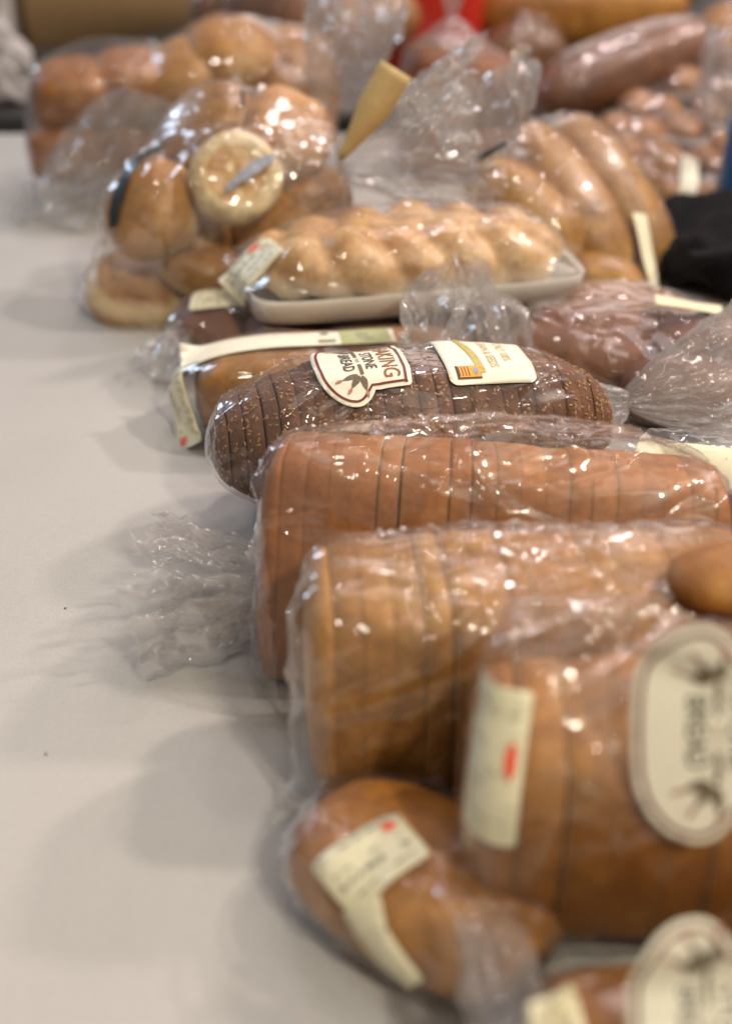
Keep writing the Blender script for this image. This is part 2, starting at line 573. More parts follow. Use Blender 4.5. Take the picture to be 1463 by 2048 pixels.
def tail_geo(neck, d, side, length, hw, th, seed, pleats=11, amp=0.004, lam=0.022, neck_r=0.005, ns=64, nt_=150, flare=0.8, open_=True, zmin=None, ragged=0.07):
    """the gathered mouth of a bag: a pleated fan of film opening out from the neck"""
    rng = np.random.default_rng(seed)
    d = Vector(d).normalized()
    side = (Vector(side) - d * d.dot(Vector(side))).normalized()
    n = d.cross(side)
    d, side, n, neck = (np.array(a) for a in (d, side, n, neck))
    s = np.linspace(0, 1, ns)[:, None]
    t = np.linspace(0, 2 * np.pi, nt_, endpoint=False)[None, :]
    ph = rng.uniform(0, 6.28, 6)
    rag = 1 + ragged * (np.sin(t * 2 + ph[0]) + 0.6 * np.sin(t * 5 + ph[1]) + 0.3 * tri(t * 3.1 + ph[2]))
    grow = s ** flare
    pl = 0.6 * tri(t * pleats / (2 * np.pi) + 0.15 * np.sin(t * 3 + ph[3]) + 0.12 * s) + 0.4 * tri(t * (pleats * 2 + 3) / (2 * np.pi) + ph[4] + 0.3 * s)
    rw = neck_r + (hw - neck_r) * grow
    rt = neck_r + (th - neck_r) * grow
    pamp = np.minimum(0.9 * neck_r + 0.22 * th * s, 0.02)
    x = s * length * (1 + (rag - 1) * s)
    yy = rw * np.cos(t) * (1 + 0.10 * pl) + 0 * s
    zz = rt * np.sin(t) + pamp * pl
    p = neck + x[..., None] * d + yy[..., None] * side + zz[..., None] * n
    p = p.reshape(-1, 3)
    wgt = np.repeat(np.linspace(0, 1, ns) ** 0.7, nt_)[:, None]
    p = p + crumple(p, rng, amp * 1.1, lam * 1.5, 5) * wgt + crumple(p, rng, amp * 0.55, lam * 0.75, 5) * wgt
    if zmin is not None:
        p[:, 2] = np.maximum(p[:, 2], zmin + 0.0006 * rng.random(len(p)))
    fs = []
    for i in range(ns - 1):
        for j in range(nt_):
            a, b = i * nt_ + j, i * nt_ + (j + 1) % nt_
            fs.append((a, b, b + nt_, a + nt_))
    return p, fs


def modded(o, mods):
    for typ, kw in mods:
        md = o.modifiers.new('m', typ)
        for k, v in kw.items():
            setattr(md, k, v)
    dg = bpy.context.evaluated_depsgraph_get()
    dg.update()
    ev = o.evaluated_get(dg)
    me = bpy.data.meshes.new_from_object(ev)
    old = o.data
    o.modifiers.clear()
    o.data = me
    bpy.data.meshes.remove(old)
    return o


def mesh_arrays(me):
    v = np.empty(len(me.vertices) * 3)
    me.vertices.foreach_get('co', v)
    nrm = np.empty(len(me.vertices) * 3)
    me.vertices.foreach_get('normal', nrm)
    return v.reshape(-1, 3), nrm.reshape(-1, 3)


def vert_nbr_smooth(me, p, it, k=0.5):
    e = np.empty(len(me.edges) * 2, dtype=np.int64)
    me.edges.foreach_get('vertices', e)
    e = e.reshape(-1, 2)
    cnt = np.bincount(e.ravel(), minlength=len(p))[:, None]
    for _ in range(it):
        acc = np.zeros_like(p)
        np.add.at(acc, e[:, 0], p[e[:, 1]])
        np.add.at(acc, e[:, 1], p[e[:, 0]])
        p = p + k * (acc / np.maximum(cnt, 1) - p)
    return p


def bag(parent, contents, extra=(), neck=None, tail=None, voxel=0.0032, pad=0.0025, sag=0.45, creases=50, camp=0.0022, seed=1,
        mat='film', name='plastic_bag', pleat=0.004, pleat_len=0.05, tails=(), smooth_it=4, aniso=None, cwid=(0.0012, 0.004), dents=14, clen=(0.012, 0.05), longs=12):
    """film drawn tight over its contents: their hull, sagging a little between them, creased,
    drawn together into pleats at the neck and opening into a tail"""
    rng = np.random.default_rng(seed)
    pts = np.concatenate([wpts(o) for o in contents])
    cb_v, cb_f, off = [], [], 0
    for o in contents:
        w_ = wpts(o)
        cb_v.append(w_)
        cb_f += [[i + off for i in p.vertices] for p in o.data.polygons]
        off += len(w_)
    cbvh = BVHTree.FromPolygons([tuple(v) for v in np.concatenate(cb_v)], cb_f)
    hp = [Vector(v) for v in pts[:: max(1, len(pts) // 6000)]] + [Vector(e) for e in extra]
    if neck is not None:
        npt, ndir, nr = Vector(neck[0]), Vector(neck[1]).normalized(), neck[2]
        a = ndir.orthogonal().normalized()
        b = ndir.cross(a)
        hp += [npt + (a * math.cos(q) + b * math.sin(q)) * nr for q in np.linspace(0, 6.28, 10)]
    bm = bmesh.new()
    for v in hp:
        bm.verts.new(v)
    r = bmesh.ops.convex_hull(bm, input=bm.verts)
    junk = [g for g in r['geom_interior'] + r['geom_unused'] if isinstance(g, bmesh.types.BMVert)]
    bmesh.ops.delete(bm, geom=list(set(junk)), context='VERTS')
    me = bpy.data.meshes.new('hull')
    bm.to_mesh(me)
    bm.free()
    o = bpy.data.objects.new('hull', me)
    C.objects.link(o)
    modded(o, [('REMESH', dict(mode='VOXEL', voxel_size=voxel, adaptivity=0.0)), ('SMOOTH', dict(factor=0.5, iterations=6))])
    me = o.data
    p, nrm = mesh_arrays(me)
    p = p + nrm * pad
    # sag between the things inside
    if sag > 0:
        mv = np.zeros_like(p)
        for i in range(len(p)):
            q, _, _, dist = cbvh.find_nearest(Vector(p[i]))
            if q is not None and dist > 0.004:
                dv = np.array(q) - p[i]
                mv[i] = dv * (min(dist - 0.003, 0.022) / dist) * sag
        mv = vert_nbr_smooth(me, mv, 10)
        if neck is not None:
            dn = np.linalg.norm(p - np.array(npt), axis=1)[:, None]
            mv *= np.clip((dn - 0.05) / 0.08, 0, 1)
        p = p + mv
    p = vert_nbr_smooth(me, p, smooth_it)
    me.vertices.foreach_set('co', p.ravel())
    me.update()
    p, nrm = mesh_arrays(me)
    disp = np.zeros(len(p))
    # broad dents and long soft folds
    for _ in range(dents):
        c = p[rng.integers(len(p))]
        sg = rng.uniform(0.012, 0.035)
        disp += rng.uniform(-1, 0.6) * camp * 1.3 * np.exp(-np.sum((p - c) ** 2, axis=1) / sg ** 2)
    # sharp creases
    for q_ in range(creases + longs):
        big = q_ >= creases                    # a few long taut folds running right across
        i = rng.integers(len(p))
        c, n_ = p[i], nrm[i]
        t = rng.normal(size=3)
        if aniso is not None:
            t = t * 0.45 + np.array(aniso) * rng.choice((-1, 1)) * 1.0
        t -= n_ * (t @ n_)
        t /= np.linalg.norm(t) + 1e-9
        b = np.cross(n_, t)
        ln = rng.uniform(0.06, 0.14) if big else rng.uniform(*clen)
        wd = rng.uniform(0.002, 0.0045) if big else rng.uniform(*cwid)
        rel = p - c
        al = rel @ t
        ac = rel @ b + (rng.uniform(-1, 1) * (1.2 if big else 6.0)) * al ** 2
        hgt = np.exp(-(rel @ n_ / (0.04 if big else 0.02)) ** 2)
        a_ = camp * (1.3 if big else 1.0) * rng.uniform(0.25, 1.0) * rng.choice((-1, 1, 1))
        disp += a_ * np.exp(-np.abs(ac) / wd) * np.exp(-(al / ln) ** 2) * hgt
    p = p + nrm * disp[:, None]
    if neck is not None:
        nd_ = np.array(ndir)
        rel = p - np.array(npt)
        ax = rel @ nd_
        rad = rel - ax[:, None] * nd_
        rr = np.linalg.norm(rad, axis=1)
        u = np.array(a)
        v = np.array(b)
        phi = np.arctan2(rad @ v, rad @ u)
        wgt = np.exp(-(np.abs(ax) / pleat_len) ** 1.5)
        # concave gather
        f = 1 - 0.22 * wgt * np.clip((np.abs(ax) - 0.002) / 0.012, 0, 1)
        ph = rng.uniform(0, 6.28, 4)
        rg = tri(phi * 8 / 6.283 + 0.2 * np.sin(phi * 3 + ph[0]) + ax * 6) * 0.6 + tri(phi * 17 / 6.283 + ph[1] + ax * 11) * 0.4
        am = pleat * wgt * np.clip(rr / 0.012, 0, 1)
        p = p + rad * (f - 1)[:, None] + (rad / np.maximum(rr, 1e-6)[:, None]) * (rg * am)[:, None]
    p[:, 2] = np.maximum(p[:, 2], 0.0008)
    faces = [tuple(pl.vertices) for pl in me.polygons]
    verts = p
    bpy.data.objects.remove(o)
    bpy.data.meshes.remove(me)
    body_n = len(faces)
    bodymat = np.zeros(body_n, dtype=np.int32)
    if neck is not None:
        fc = np.array([p[list(f)].mean(axis=0) for f in faces])
        bodymat[np.linalg.norm(fc - np.array(npt), axis=1) < pleat_len * 1.15] = 1
    allt = list(tails)
    if tail is not None and neck is not None:
        allt.append(dict(neck=neck[0], **tail))
    for tk in allt:
        tv, tf = tail_geo(**tk)
        k0 = len(verts)
        verts = np.concatenate([verts, tv])
        faces += [tuple(i + k0 for i in f) for f in tf]
    ob = link(name, verts, faces, [M[mat], M['film_tail_soft' if mat == 'film_soft' or name == 'loose' or seed in (81,) else 'film_tail']], parent, midx=list(bodymat) + [1] * (len(faces) - body_n))
    sm = np.ones(len(faces), dtype=bool)
    ob.data.polygons.foreach_set('use_smooth', sm)
    ob['_n'] = body_n
    bvh = BVHTree.FromPolygons([tuple(v) for v in verts], faces[:body_n])
    del ob['_n']
    return ob, bvh


# ---- flat prints laid on a surface -------------------------------------------------
def grid_clip(poly, step):
    """triangulate a 2-D outline finely enough to bend"""
    bm = bmesh.new()
    vs = [bm.verts.new((x, y, 0)) for x, y in poly]
    bm.faces.new(vs)
    bmesh.ops.triangulate(bm, faces=bm.faces[:])
    xs = [p[0] for p in poly]
    ys = [p[1] for p in poly]
    for axis, (lo, hi) in enumerate(((min(xs), max(xs)), (min(ys), max(ys)))):
        k = int((hi - lo) / step)
        for i in range(1, k + 1):
            c = lo + (hi - lo) * i / (k + 1)
            no = (1, 0, 0) if axis == 0 else (0, 1, 0)
            co = (c, 0, 0) if axis == 0 else (0, c, 0)
            bmesh.ops.bisect_plane(bm, geom=bm.verts[:] + bm.edges[:] + bm.faces[:], plane_co=co, plane_no=no, dist=1e-7)
    bm.verts.ensure_lookup_table()
    bm.verts.index_update()
    v = [(p.co.x, p.co.y) for p in bm.verts]
    f = [tuple(q.index for q in fc.verts) for fc in bm.faces]
    bm.free()
    return v, f


def text_geo(txt, size, step, bold=0.0, xs_=0.78):
    cu = bpy.data.curves.new('t', 'FONT')
    cu.body = txt
    cu.size = size
    cu.align_x = 'CENTER'
    cu.align_y = 'CENTER'
    cu.offset = bold
    cu.resolution_u = 3
    o = bpy.data.objects.new('t', cu)
    C.objects.link(o)
    dg = bpy.context.evaluated_depsgraph_get()
    dg.update()
    me = bpy.data.meshes.new_from_object(o.evaluated_get(dg))
    bm = bmesh.new()
    bm.from_mesh(me)
    bmesh.ops.triangulate(bm, faces=bm.faces[:])
    xs = [v.co.x for v in bm.verts]
    ys = [v.co.y for v in bm.verts]
    for no, lo, hi in (((1, 0, 0), min(xs), max(xs)), ((0, 1, 0), min(ys), max(ys))):
        k = int((hi - lo) / step)
        for i in range(1, k + 1):
            c = lo + (hi - lo) * i / (k + 1)
            bmesh.ops.bisect_plane(bm, geom=bm.verts[:] + bm.edges[:] + bm.faces[:], plane_co=tuple(c * q for q in no), plane_no=no, dist=1e-7)
    bm.verts.index_update()
    v = [(p.co.x * xs_, p.co.y) for p in bm.verts]
    f = [tuple(q.index for q in fc.verts) for fc in bm.faces]
    bm.free()
    bpy.data.objects.remove(o)
    bpy.data.curves.remove(cu)
    bpy.data.meshes.remove(me)
    return v, f


class Decal:
    """lays flat shapes (u right, v up) on a bag by casting rays; smooths the sheet as stiff paper would"""

    def __init__(self, bvh, frame, half, wrap=None, lift=0.0012, n=28, extra_smooth=6, stiff=0.0):
        self.half = half
        self.n = n
        hu, hv = half
        O, U, V = (Vector(a) for a in frame)
        U.normalize()
        V = (V - U * U.dot(V)).normalized()
        N = U.cross(V)
        g = np.zeros((n, n, 3))
        ok = np.zeros((n, n), bool)
        for i, u in enumerate(np.linspace(-hu, hu, n)):
            for j, v in enumerate(np.linspace(-hv, hv, n)):
                if wrap is None:
                    o = O + U * u + V * v + N * 0.06
                    d = -N
                else:                                  # wrap = (radius, offset axis 'u' or 'v')
                    rad, ax = wrap
                    ang = (u if ax == 'u' else v) / rad
                    T = U if ax == 'u' else V
                    K = V * v if ax == 'u' else U * u
                    dd = N * math.cos(ang) + T * math.sin(ang)
                    cen = O - N * rad + K
                    o = cen + dd * (rad + 0.06)
                    d = -dd
                h, nn, _, dist = bvh.ray_cast(o, d, 0.12)
                if h is None:
                    h = o + d * 0.06
                g[i, j] = h
                g[i, j] += np.array(-d) * lift
        for _ in range(extra_smooth):
            a = g.copy()
            a[1:-1, 1:-1] = (g[:-2, 1:-1] + g[2:, 1:-1] + g[1:-1, :-2] + g[1:-1, 2:]) / 4
            a[0, 1:-1] = (g[0, :-2] + g[0, 2:] + g[1, 1:-1] * 0 + 2 * g[0, 1:-1]) / 4
            a[-1, 1:-1] = (g[-1, :-2] + g[-1, 2:] + 2 * g[-1, 1:-1]) / 4
            a[1:-1, 0] = (g[:-2, 0] + g[2:, 0] + 2 * g[1:-1, 0]) / 4
            a[1:-1, -1] = (g[:-2, -1] + g[2:, -1] + 2 * g[1:-1, -1]) / 4
            g = np.where(True, 0.5 * g + 0.5 * a, g)
        if stiff:                                  # card stays nearly flat and bridges the folds
            uu, vv = np.meshgrid(np.linspace(-1, 1, n), np.linspace(-1, 1, n), indexing='ij')
            A = np.stack([np.ones(n * n), uu.ravel(), vv.ravel()], axis=1)
            hgt = (g - np.array(O)) @ np.array(N)
            co, *_ = np.linalg.lstsq(A, hgt.ravel(), rcond=None)
            pl = (A @ co).reshape(n, n)
            pl = pl + np.percentile(hgt - pl, 80)
            g = g + ((pl - hgt) * stiff)[:, :, None] * np.array(N)
        du = np.gradient(g, axis=0)
        dv = np.gradient(g, axis=1)
        nn = np.cross(du, dv)
        nn /= np.linalg.norm(nn, axis=2)[:, :, None] + 1e-12
        self.g, self.nn = g, nn

    def at(self, u, v, lift):
        n = self.n
        x = (u / self.half[0] + 1) / 2 * (n - 1)
        y = (v / self.half[1] + 1) / 2 * (n - 1)
        i = int(min(max(x, 0), n - 2))
        j = int(min(max(y, 0), n - 2))
        a, b = x - i, y - j
        q = lambda A: (A[i, j] * (1 - a) + A[i + 1, j] * a) * (1 - b) + (A[i, j + 1] * (1 - a) + A[i + 1, j + 1] * a) * b
        return q(self.g) + q(self.nn) * lift

    def put(self, name, geo, mat, parent, lift=0.0, off=(0, 0), rot=0.0, thick=0.0):
        v, f = geo
        c, s = math.cos(rot), math.sin(rot)
        uv = [(off[0] + x * c - y * s, off[1] + x * s + y * c) for x, y in v]
        vs = [self.at(x, y, lift) for x, y in uv]
        fs = list(f)
        if thick:
            k = len(vs)
            vs = vs + [self.at(x, y, lift - thick) for x, y in uv]
            from collections import Counter
            ec = Counter()
            for fc in f:
                for a, b in zip(fc, fc[1:] + fc[:1]):
                    ec[(min(a, b), max(a, b))] += 1
            fs += [tuple(i + k for i in reversed(fc)) for fc in f]
            for fc in f:
                for a, b in zip(fc, fc[1:] + fc[:1]):
                    if ec[(min(a, b), max(a, b))] == 1:
                        fs.append((b, a, a + k, b + k))
        return link(name, vs, fs, mat, parent)


def rect(w, h, r=0.0, k=5):
    if r <= 0:
        return [(-w / 2, -h / 2), (w / 2, -h / 2), (w / 2, h / 2), (-w / 2, h / 2)]
    out = []
    for cx, cy_, a0 in ((w / 2 - r, -h / 2 + r, -90), (w / 2 - r, h / 2 - r, 0), (-w / 2 + r, h / 2 - r, 90), (-w / 2 + r, -h / 2 + r, 180)):
        for i in range(k + 1):
            a = R(a0 + 90 * i / k)
            out.append((cx + r * math.cos(a), cy_ + r * math.sin(a)))
    return out


def join_geo(geos):
    v, f = [], []
    for (gv, gf), off, rot in geos:
        k = len(v)
        c, s = math.cos(rot), math.sin(rot)
        v += [(off[0] + x * c - y * s, off[1] + x * s + y * c) for x, y in gv]
        f += [tuple(i + k for i in q) for q in gf]
    return v, f


def emblem_outline(w, h, inset=0.0):
    """bread-slice shaped badge, rounded lobes below, square shoulders above (u across, v up)"""
    hw, hh = w / 2, h / 2
    half = []
    # from the bottom centre round the right lobe up to the top
    for t in np.linspace(-math.pi / 2, 0.27 * math.pi, 24):
        half.append((hw * 0.24 + hw * 0.76 * math.cos(t), -hh * 0.24 + hh * (0.56 if t > 0 else 0.74) * math.sin(t)))
    half[0] = (hw * 0.12, half[0][1] - hh * 0.008)
    half += [(hw * 0.752, hh * 0.27), (hw * 0.745, hh * 0.38), (hw * 0.74, hh * 0.72), (hw * 0.735, hh * 0.90), (hw * 0.70, hh * 0.955), (hw * 0.35, hh * 1.0)]
    full = half + [(-x, y) for x, y in reversed(half)]
    if inset:
        # shrink along averaged edge normals
        n = len(full)
        res = []
        for i in range(n):
            a, b = np.array(full[i - 1]), np.array(full[(i + 1) % n])
            t = (b - a) / (np.linalg.norm(b - a) + 1e-9)
            res.append((full[i][0] - t[1] * inset, full[i][1] + t[0] * inset))
        return res
    return full


def ring_geo(o1, o2, sub=3):
    v, f = [], []
    n = len(o1)
    pts1, pts2 = [], []
    for i in range(n):
        for q in range(sub):
            k = q / sub
            pts1.append(tuple(np.array(o1[i]) * (1 - k) + np.array(o1[(i + 1) % n]) * k))
            pts2.append(tuple(np.array(o2[i]) * (1 - k) + np.array(o2[(i + 1) % n]) * k))
    m_ = len(pts1)
    v = pts1 + pts2
    f = [(i, (i + 1) % m_, (i + 1) % m_ + m_, i + m_) for i in range(m_)]
    return v, f


def leaf(l, w, k=8):
    up = [(l * i / k, w * math.sin(math.pi * (i / k) ** 0.75)) for i in range(k + 1)]
    return up + [(x, -y) for x, y in reversed(up[1:-1])]


def emblem(dec, parent, w=0.094, h=0.072):
    """the bakery's cream badge: maroon border, BAKING STONE BREAD, crossed wheat ears"""
    st = 0.004
    lab = dec.put('label', grid_clip(emblem_outline(w, h), st), M['cream_white'], parent, 0.0, thick=0.0003)
    dec.put('border', ring_geo(emblem_outline(w, h, 0.0030), emblem_outline(w, h, 0.0048)), M['maroon'], lab, 0.0004)
    k = h / 0.072
    dec.put('lettering', text_geo('BAKING', 0.0178 * k, st, 0.00012, 0.78 / k), M['rust'], lab, 0.0004, (0, 0.0205 * k))
    dec.put('lettering', text_geo('STONE', 0.0122 * k, st, 0.00012, 0.78 / k), M['ink'], lab, 0.0004, (0, 0.0068 * k))
    dec.put('lettering', text_geo('from', 0.0048, st), M['rust'], lab, 0.0004, (0, -0.0008))
    dec.put('lettering', text_geo('BREAD', 0.0122 * k, st, 0.00012, 0.78 / k), M['ink'], lab, 0.0004, (0, -0.0098 * k))
    bar = grid_clip(rect(0.013, 0.0024), st)
    ears, tips = [], []
    for s in (-1, 1):
        ears.append((bar, (s * 0.0135, -0.0010), 0))
        for a in (-0.62, -1.25, 0.12) if s > 0 else (math.pi + 0.62, math.pi + 1.25, math.pi - 0.12):
            o = (s * 0.0190 + 0.002 * math.cos(a), -0.0018 + 0.002 * math.sin(a))
            ears.append((grid_clip(leaf(0.0125, 0.0023), st), o, a))
            tips.append((grid_clip(leaf(0.006, 0.0012), st), (o[0] + 0.0118 * math.cos(a), o[1] + 0.0118 * math.sin(a)), a))
    for s in (0, 1):
        dec.put('wheat_ears', join_geo(ears[s * 4:s * 4 + 4]), M['wheat'], lab, 0.0004)
        dec.put('wheat_tips', join_geo(tips[s * 3:s * 3 + 3]), M['wheat_tip'], lab, 0.0005)
    return lab


def price_sticker(dec, parent, w, h, seed, red=(0.3, 0.36), mat='cream', redsize=(0.014, 0.007), lines=True, rred=0.0):
    """cream sticker with blurred grey print and a red stamp; u across, v up"""
    rnd = random.Random(seed)
    st = dec.put('price_sticker', grid_clip(rect(w, h, 0.002), 0.006), M[mat], parent, 0.0, thick=0.0003)
    if lines:
        rows = []
        y = h * 0.40
        while y > -h * 0.42:
            x = -w * 0.40
            ht = rnd.choice((0.0010, 0.0014, 0.0030))
            while x < w * 0.38:
                l = rnd.uniform(0.002, 0.007)
                l = min(l, w * 0.42 - x)
                if rnd.random() < 0.62 and l > 0.001:
                    rows.append((grid_clip(rect(l, ht), 0.006), (x + l / 2, y), 0))
                x += l + rnd.uniform(0.0008, 0.003)
            y -= ht + rnd.uniform(0.0016, 0.006)
        dec.put('faded_print', join_geo(rows), M['pale_print'] if seed % 2 else M['grey_print'], st, 0.0004)
    k = 14
    blob = [(redsize[0] / 2 * math.cos(6.283 * i / k) * rnd.uniform(0.8, 1.1), redsize[1] / 2 * math.sin(6.283 * i / k) * rnd.uniform(0.75, 1.1)) for i in range(k)]
    dec.put('red_stamp', grid_clip(blob, 0.004), M['red_print'], st, 0.0005, (red[0] * w, red[1] * h), rred)
    return st


def box_geo(lx, ly, lz, bev=0.0, seg=2):
    bm = bmesh.new()
    bmesh.ops.create_cube(bm, size=1)
    for v in bm.verts:
        v.co = (v.co.x * lx, v.co.y * ly, v.co.z * lz)
    if bev:
        bmesh.ops.bevel(bm, geom=bm.edges[:], offset=bev, segments=seg, affect='EDGES', profile=0.6)
    bm.verts.index_update()
    v = [tuple(p.co) for p in bm.verts]
    f = [tuple(q.index for q in fc.verts) for fc in bm.faces]
    bm.free()
    return v, f


def lump(name, parent, mat, rx, ry, rz, loc, rot=(0, 0, 0), **kw):
    v, f = ellipsoid(rx, ry, rz, **kw)
    return link(name, v, f, M[mat], parent, xf(loc, rot))


# ================================================================ STRUCTURE
def structure(name, o):
    o.name = name
    o['kind'] = 'structure'


fl = plain('floor_lino', (0.16, 0.14, 0.13, 1), 0.4, 0.15, 6)
o = link('floor', [(-8, -4, -0.74), (8, -4, -0.74), (8, 12, -0.74), (-8, 12, -0.74)], [(0, 1, 2, 3)], fl)
o['kind'] = 'structure'

# table top: off-white laminate with a faint fleck
tm, nt, bs, out_ = new_mat('table_laminate')
tc = nd(nt, 'ShaderNodeTexCoord')
n1 = nd(nt, 'ShaderNodeTexNoise', Scale=5.0, Detail=5.0)
n2 = nd(nt, 'ShaderNodeTexNoise', Scale=900.0, Detail=2.0)
nt.links.new(tc.outputs['Object'], n1.inputs['Vector'])
nt.links.new(tc.outputs['Object'], n2.inputs['Vector'])
r1 = ramp(nt, [(0.3, (0.455, 0.433, 0.402, 1)), (0.7, (0.495, 0.470, 0.436, 1))])
nt.links.new(n1.outputs['Fac'], r1.inputs[0])
r2 = ramp(nt, [(0.35, (0.90, 0.90, 0.90, 1)), (0.6, (1, 1, 1, 1))])
nt.links.new(n2.outputs['Fac'], r2.inputs[0])
nt.links.new(mixc(nt, r1.outputs[0], r2.outputs[0], 1.0, 'MULTIPLY'), bs.inputs['Base Color'])
bs.inputs['Roughness'].default_value = 0.42
bp = nd(nt, 'ShaderNodeBump', Strength=0.08, Distance=0.001)
nt.links.new(n2.outputs['Fac'], bp.inputs['Height'])
nt.links.new(bp.outputs[0], bs.inputs['Normal'])
M['laminate'] = tm
M['steel'] = plain('grey_steel', (0.25, 0.25, 0.25, 1), 0.4, 0.05, 60, 0.8)
M['dark_gap'] = plain('gap_shade_paint', (0.007, 0.006, 0.007, 1), 0.95, 0.4, 30, bump=0.3)  # near-black colour that stands for the shade in dark gaps
M['dark_gap'].node_tree.nodes['Principled BSDF'].inputs['Specular IOR Level'].default_value = 0.15


def table(name, label, x0, x1, y0, y1, mat):
    t = thing(name, label, 'table', ((x0 + x1) / 2, (y0 + y1) / 2, -0.74))
    v, f = box_geo(x1 - x0, y1 - y0, 0.03, 0.006, 3)
    link('tabletop', v, f, mat, t, xf(((x0 + x1) / 2, (y0 + y1) / 2, -0.015)))
    v, f = box_geo(x1 - x0 - 0.08, y1 - y0 - 0.08, 0.05, 0.004)
    link('apron', v, f, M['steel'], t, xf(((x0 + x1) / 2, (y0 + y1) / 2, -0.0555)))
    for sx in (x0 + 0.07, x1 - 0.07):
        for sy in (y0 + 0.07, y1 - 0.07):
            v, f = box_geo(0.04, 0.04, 0.658, 0.006)
            link('leg', v, f, M['steel'], t, xf((sx, sy, -0.411)))
    return t


table('folding_table', 'off-white table top carrying the long row of bagged bread', -0.62, 0.62, -0.15, 1.93, M['laminate'])
M['dark_top'] = plain('dark_table_top', (0.035, 0.032, 0.032, 1), 0.65, 0.15, 9)
table('dark_folding_table', 'dark table standing behind the bread table under a cardboard box', -1.3, 1.6, 2.02, 2.95, M['dark_top'])

# ================================================================ THE ROW OF BREAD
LOAVES = 'sliced loaves in clear bags'
# ---- F: big plain sliced loaf, its flat base towards us
c = Vector((0.072, 0.690, 0.073))
t_F = thing('bagged_loaf', 'plain tan sliced loaf, flat side out, directly in front of the dark seeded loaf', 'bread loaf', (0.082, 0.72, 0), LOAVES)
yaw = R(-4)
inn = Vector((math.sin(R(4)) * 0.94, 0.94, -0.30))
ax = Vector((math.cos(yaw), math.sin(yaw), 0))
up = inn.cross(ax).normalized()
# local: x = axis, z = from base to crown (inn), y = -up
mF = basis(ax, -up, ax.cross(-up), c)
if (mF.to_3x3() @ Vector((0, 0, 1))).dot(inn) < 0:
    mF = basis(ax, up, ax.cross(up), c)
mF = Matrix.Translation(Vector((0, 0, -0.004))) @ Matrix.Translation(mF.translation) @ Matrix.Rotation(R(1.8), 4, 'Y') @ Matrix.Translation(-mF.translation) @ mF
sF = sliced_loaf(t_F, mF, 0.276, 0.142, 0.115, 20, 'pan', M['crust_tan'], M['crumb_white'], 16, 0.10, 0.0005, seed=3, open_at=(5, 8, 13), seams=(0.9998, 0.9994, 0.9985, 0.997))
bF, bvF = bag(t_F, sF, extra=[P(572, 900, 0.140), P(850, 845, 0.152), P(1000, 818, 0.158), P(1200, 842, 0.146), P(1385, 905, 0.10), P(1452, 1040, 0.075), P(505, 1330, 0.012), P(560, 1440, 0.004)],
              voxel=0.0026, sag=0.08, creases=170, camp=0.0036, seed=11, mat='film', aniso=(1, -0.12, -0.15), clen=(0.015, 0.09), cwid=(0.0014, 0.005),
              tails=[dict(neck=Vector((-0.052, 0.75, 0.03)), d=(-1, 0.06, -0.16), side=(0, 1, 0.25), length=0.082, hw=0.058, th=0.038, seed=5, pleats=13, amp=0.0044, lam=0.019, ragged=0.05, zmin=0.0015, neck_r=0.012, ns=70, nt_=200, flare=0.6)])

# ---- E: second sliced loaf, upright, nearer
t_E = thing('bagged_loaf', 'upright golden sliced loaf between the plain tan loaf and the near badged loaf', 'bread loaf', (0.09, 0.62, 0), LOAVES)
mE = xf((0.092, 0.622, 0.012), (R(-4), 0, R(4)))
sE = sliced_loaf(t_E, mE, 0.25, 0.105, 0.115, 17, 'pan', M['crust_honey'], M['crumb_white'], 12, 0.14, 0.0010, seed=9, open_at=(4, 5, 7), seams=(0.9995, 0.998, 0.995))
bE, bvE = bag(t_E, sE, extra=[P(640, 1140, 0.132), P(575, 1230, 0.11), P(1150, 1085, 0.142), P(1400, 1080, 0.138), P(590, 1600, 0.01), P(610, 1640, 0.003)],
              voxel=0.003, sag=0.25, creases=160, camp=0.0042, seed=21, mat='film', aniso=(1, 0.1, 0.25), clen=(0.015, 0.07))

# ---- B: the big near loaf with the badge, resting on the others
t_B = thing('bagged_loaf', 'large amber sliced loaf with tall red-stamped price sticker and large blurred cream badge', 'bread loaf', (0.16, 0.52, 0.03), LOAVES)
mB = xf((0.163, 0.512, 0.018), (R(8), 0, R(-3)))
sB = sliced_loaf(t_B, mB, 0.235, 0.095, 0.113, 11, 'pan', M['crust_amber'], M['crumb_white'], 9, 0.18, 0.0012, seed=15, open_at=(1, 2, 4), seams=(0.9995, 0.998, 0.994))
bB, bvB = bag(t_B, sB, extra=[P(985, 1290, 0.165), P(1010, 1195, 0.165), P(1250, 1190, 0.172), P(925, 1750, 0.05), P(950, 1880, 0.035)],
              voxel=0.003, sag=0.08, creases=90, camp=0.0034, seed=31, mat='film_soft')
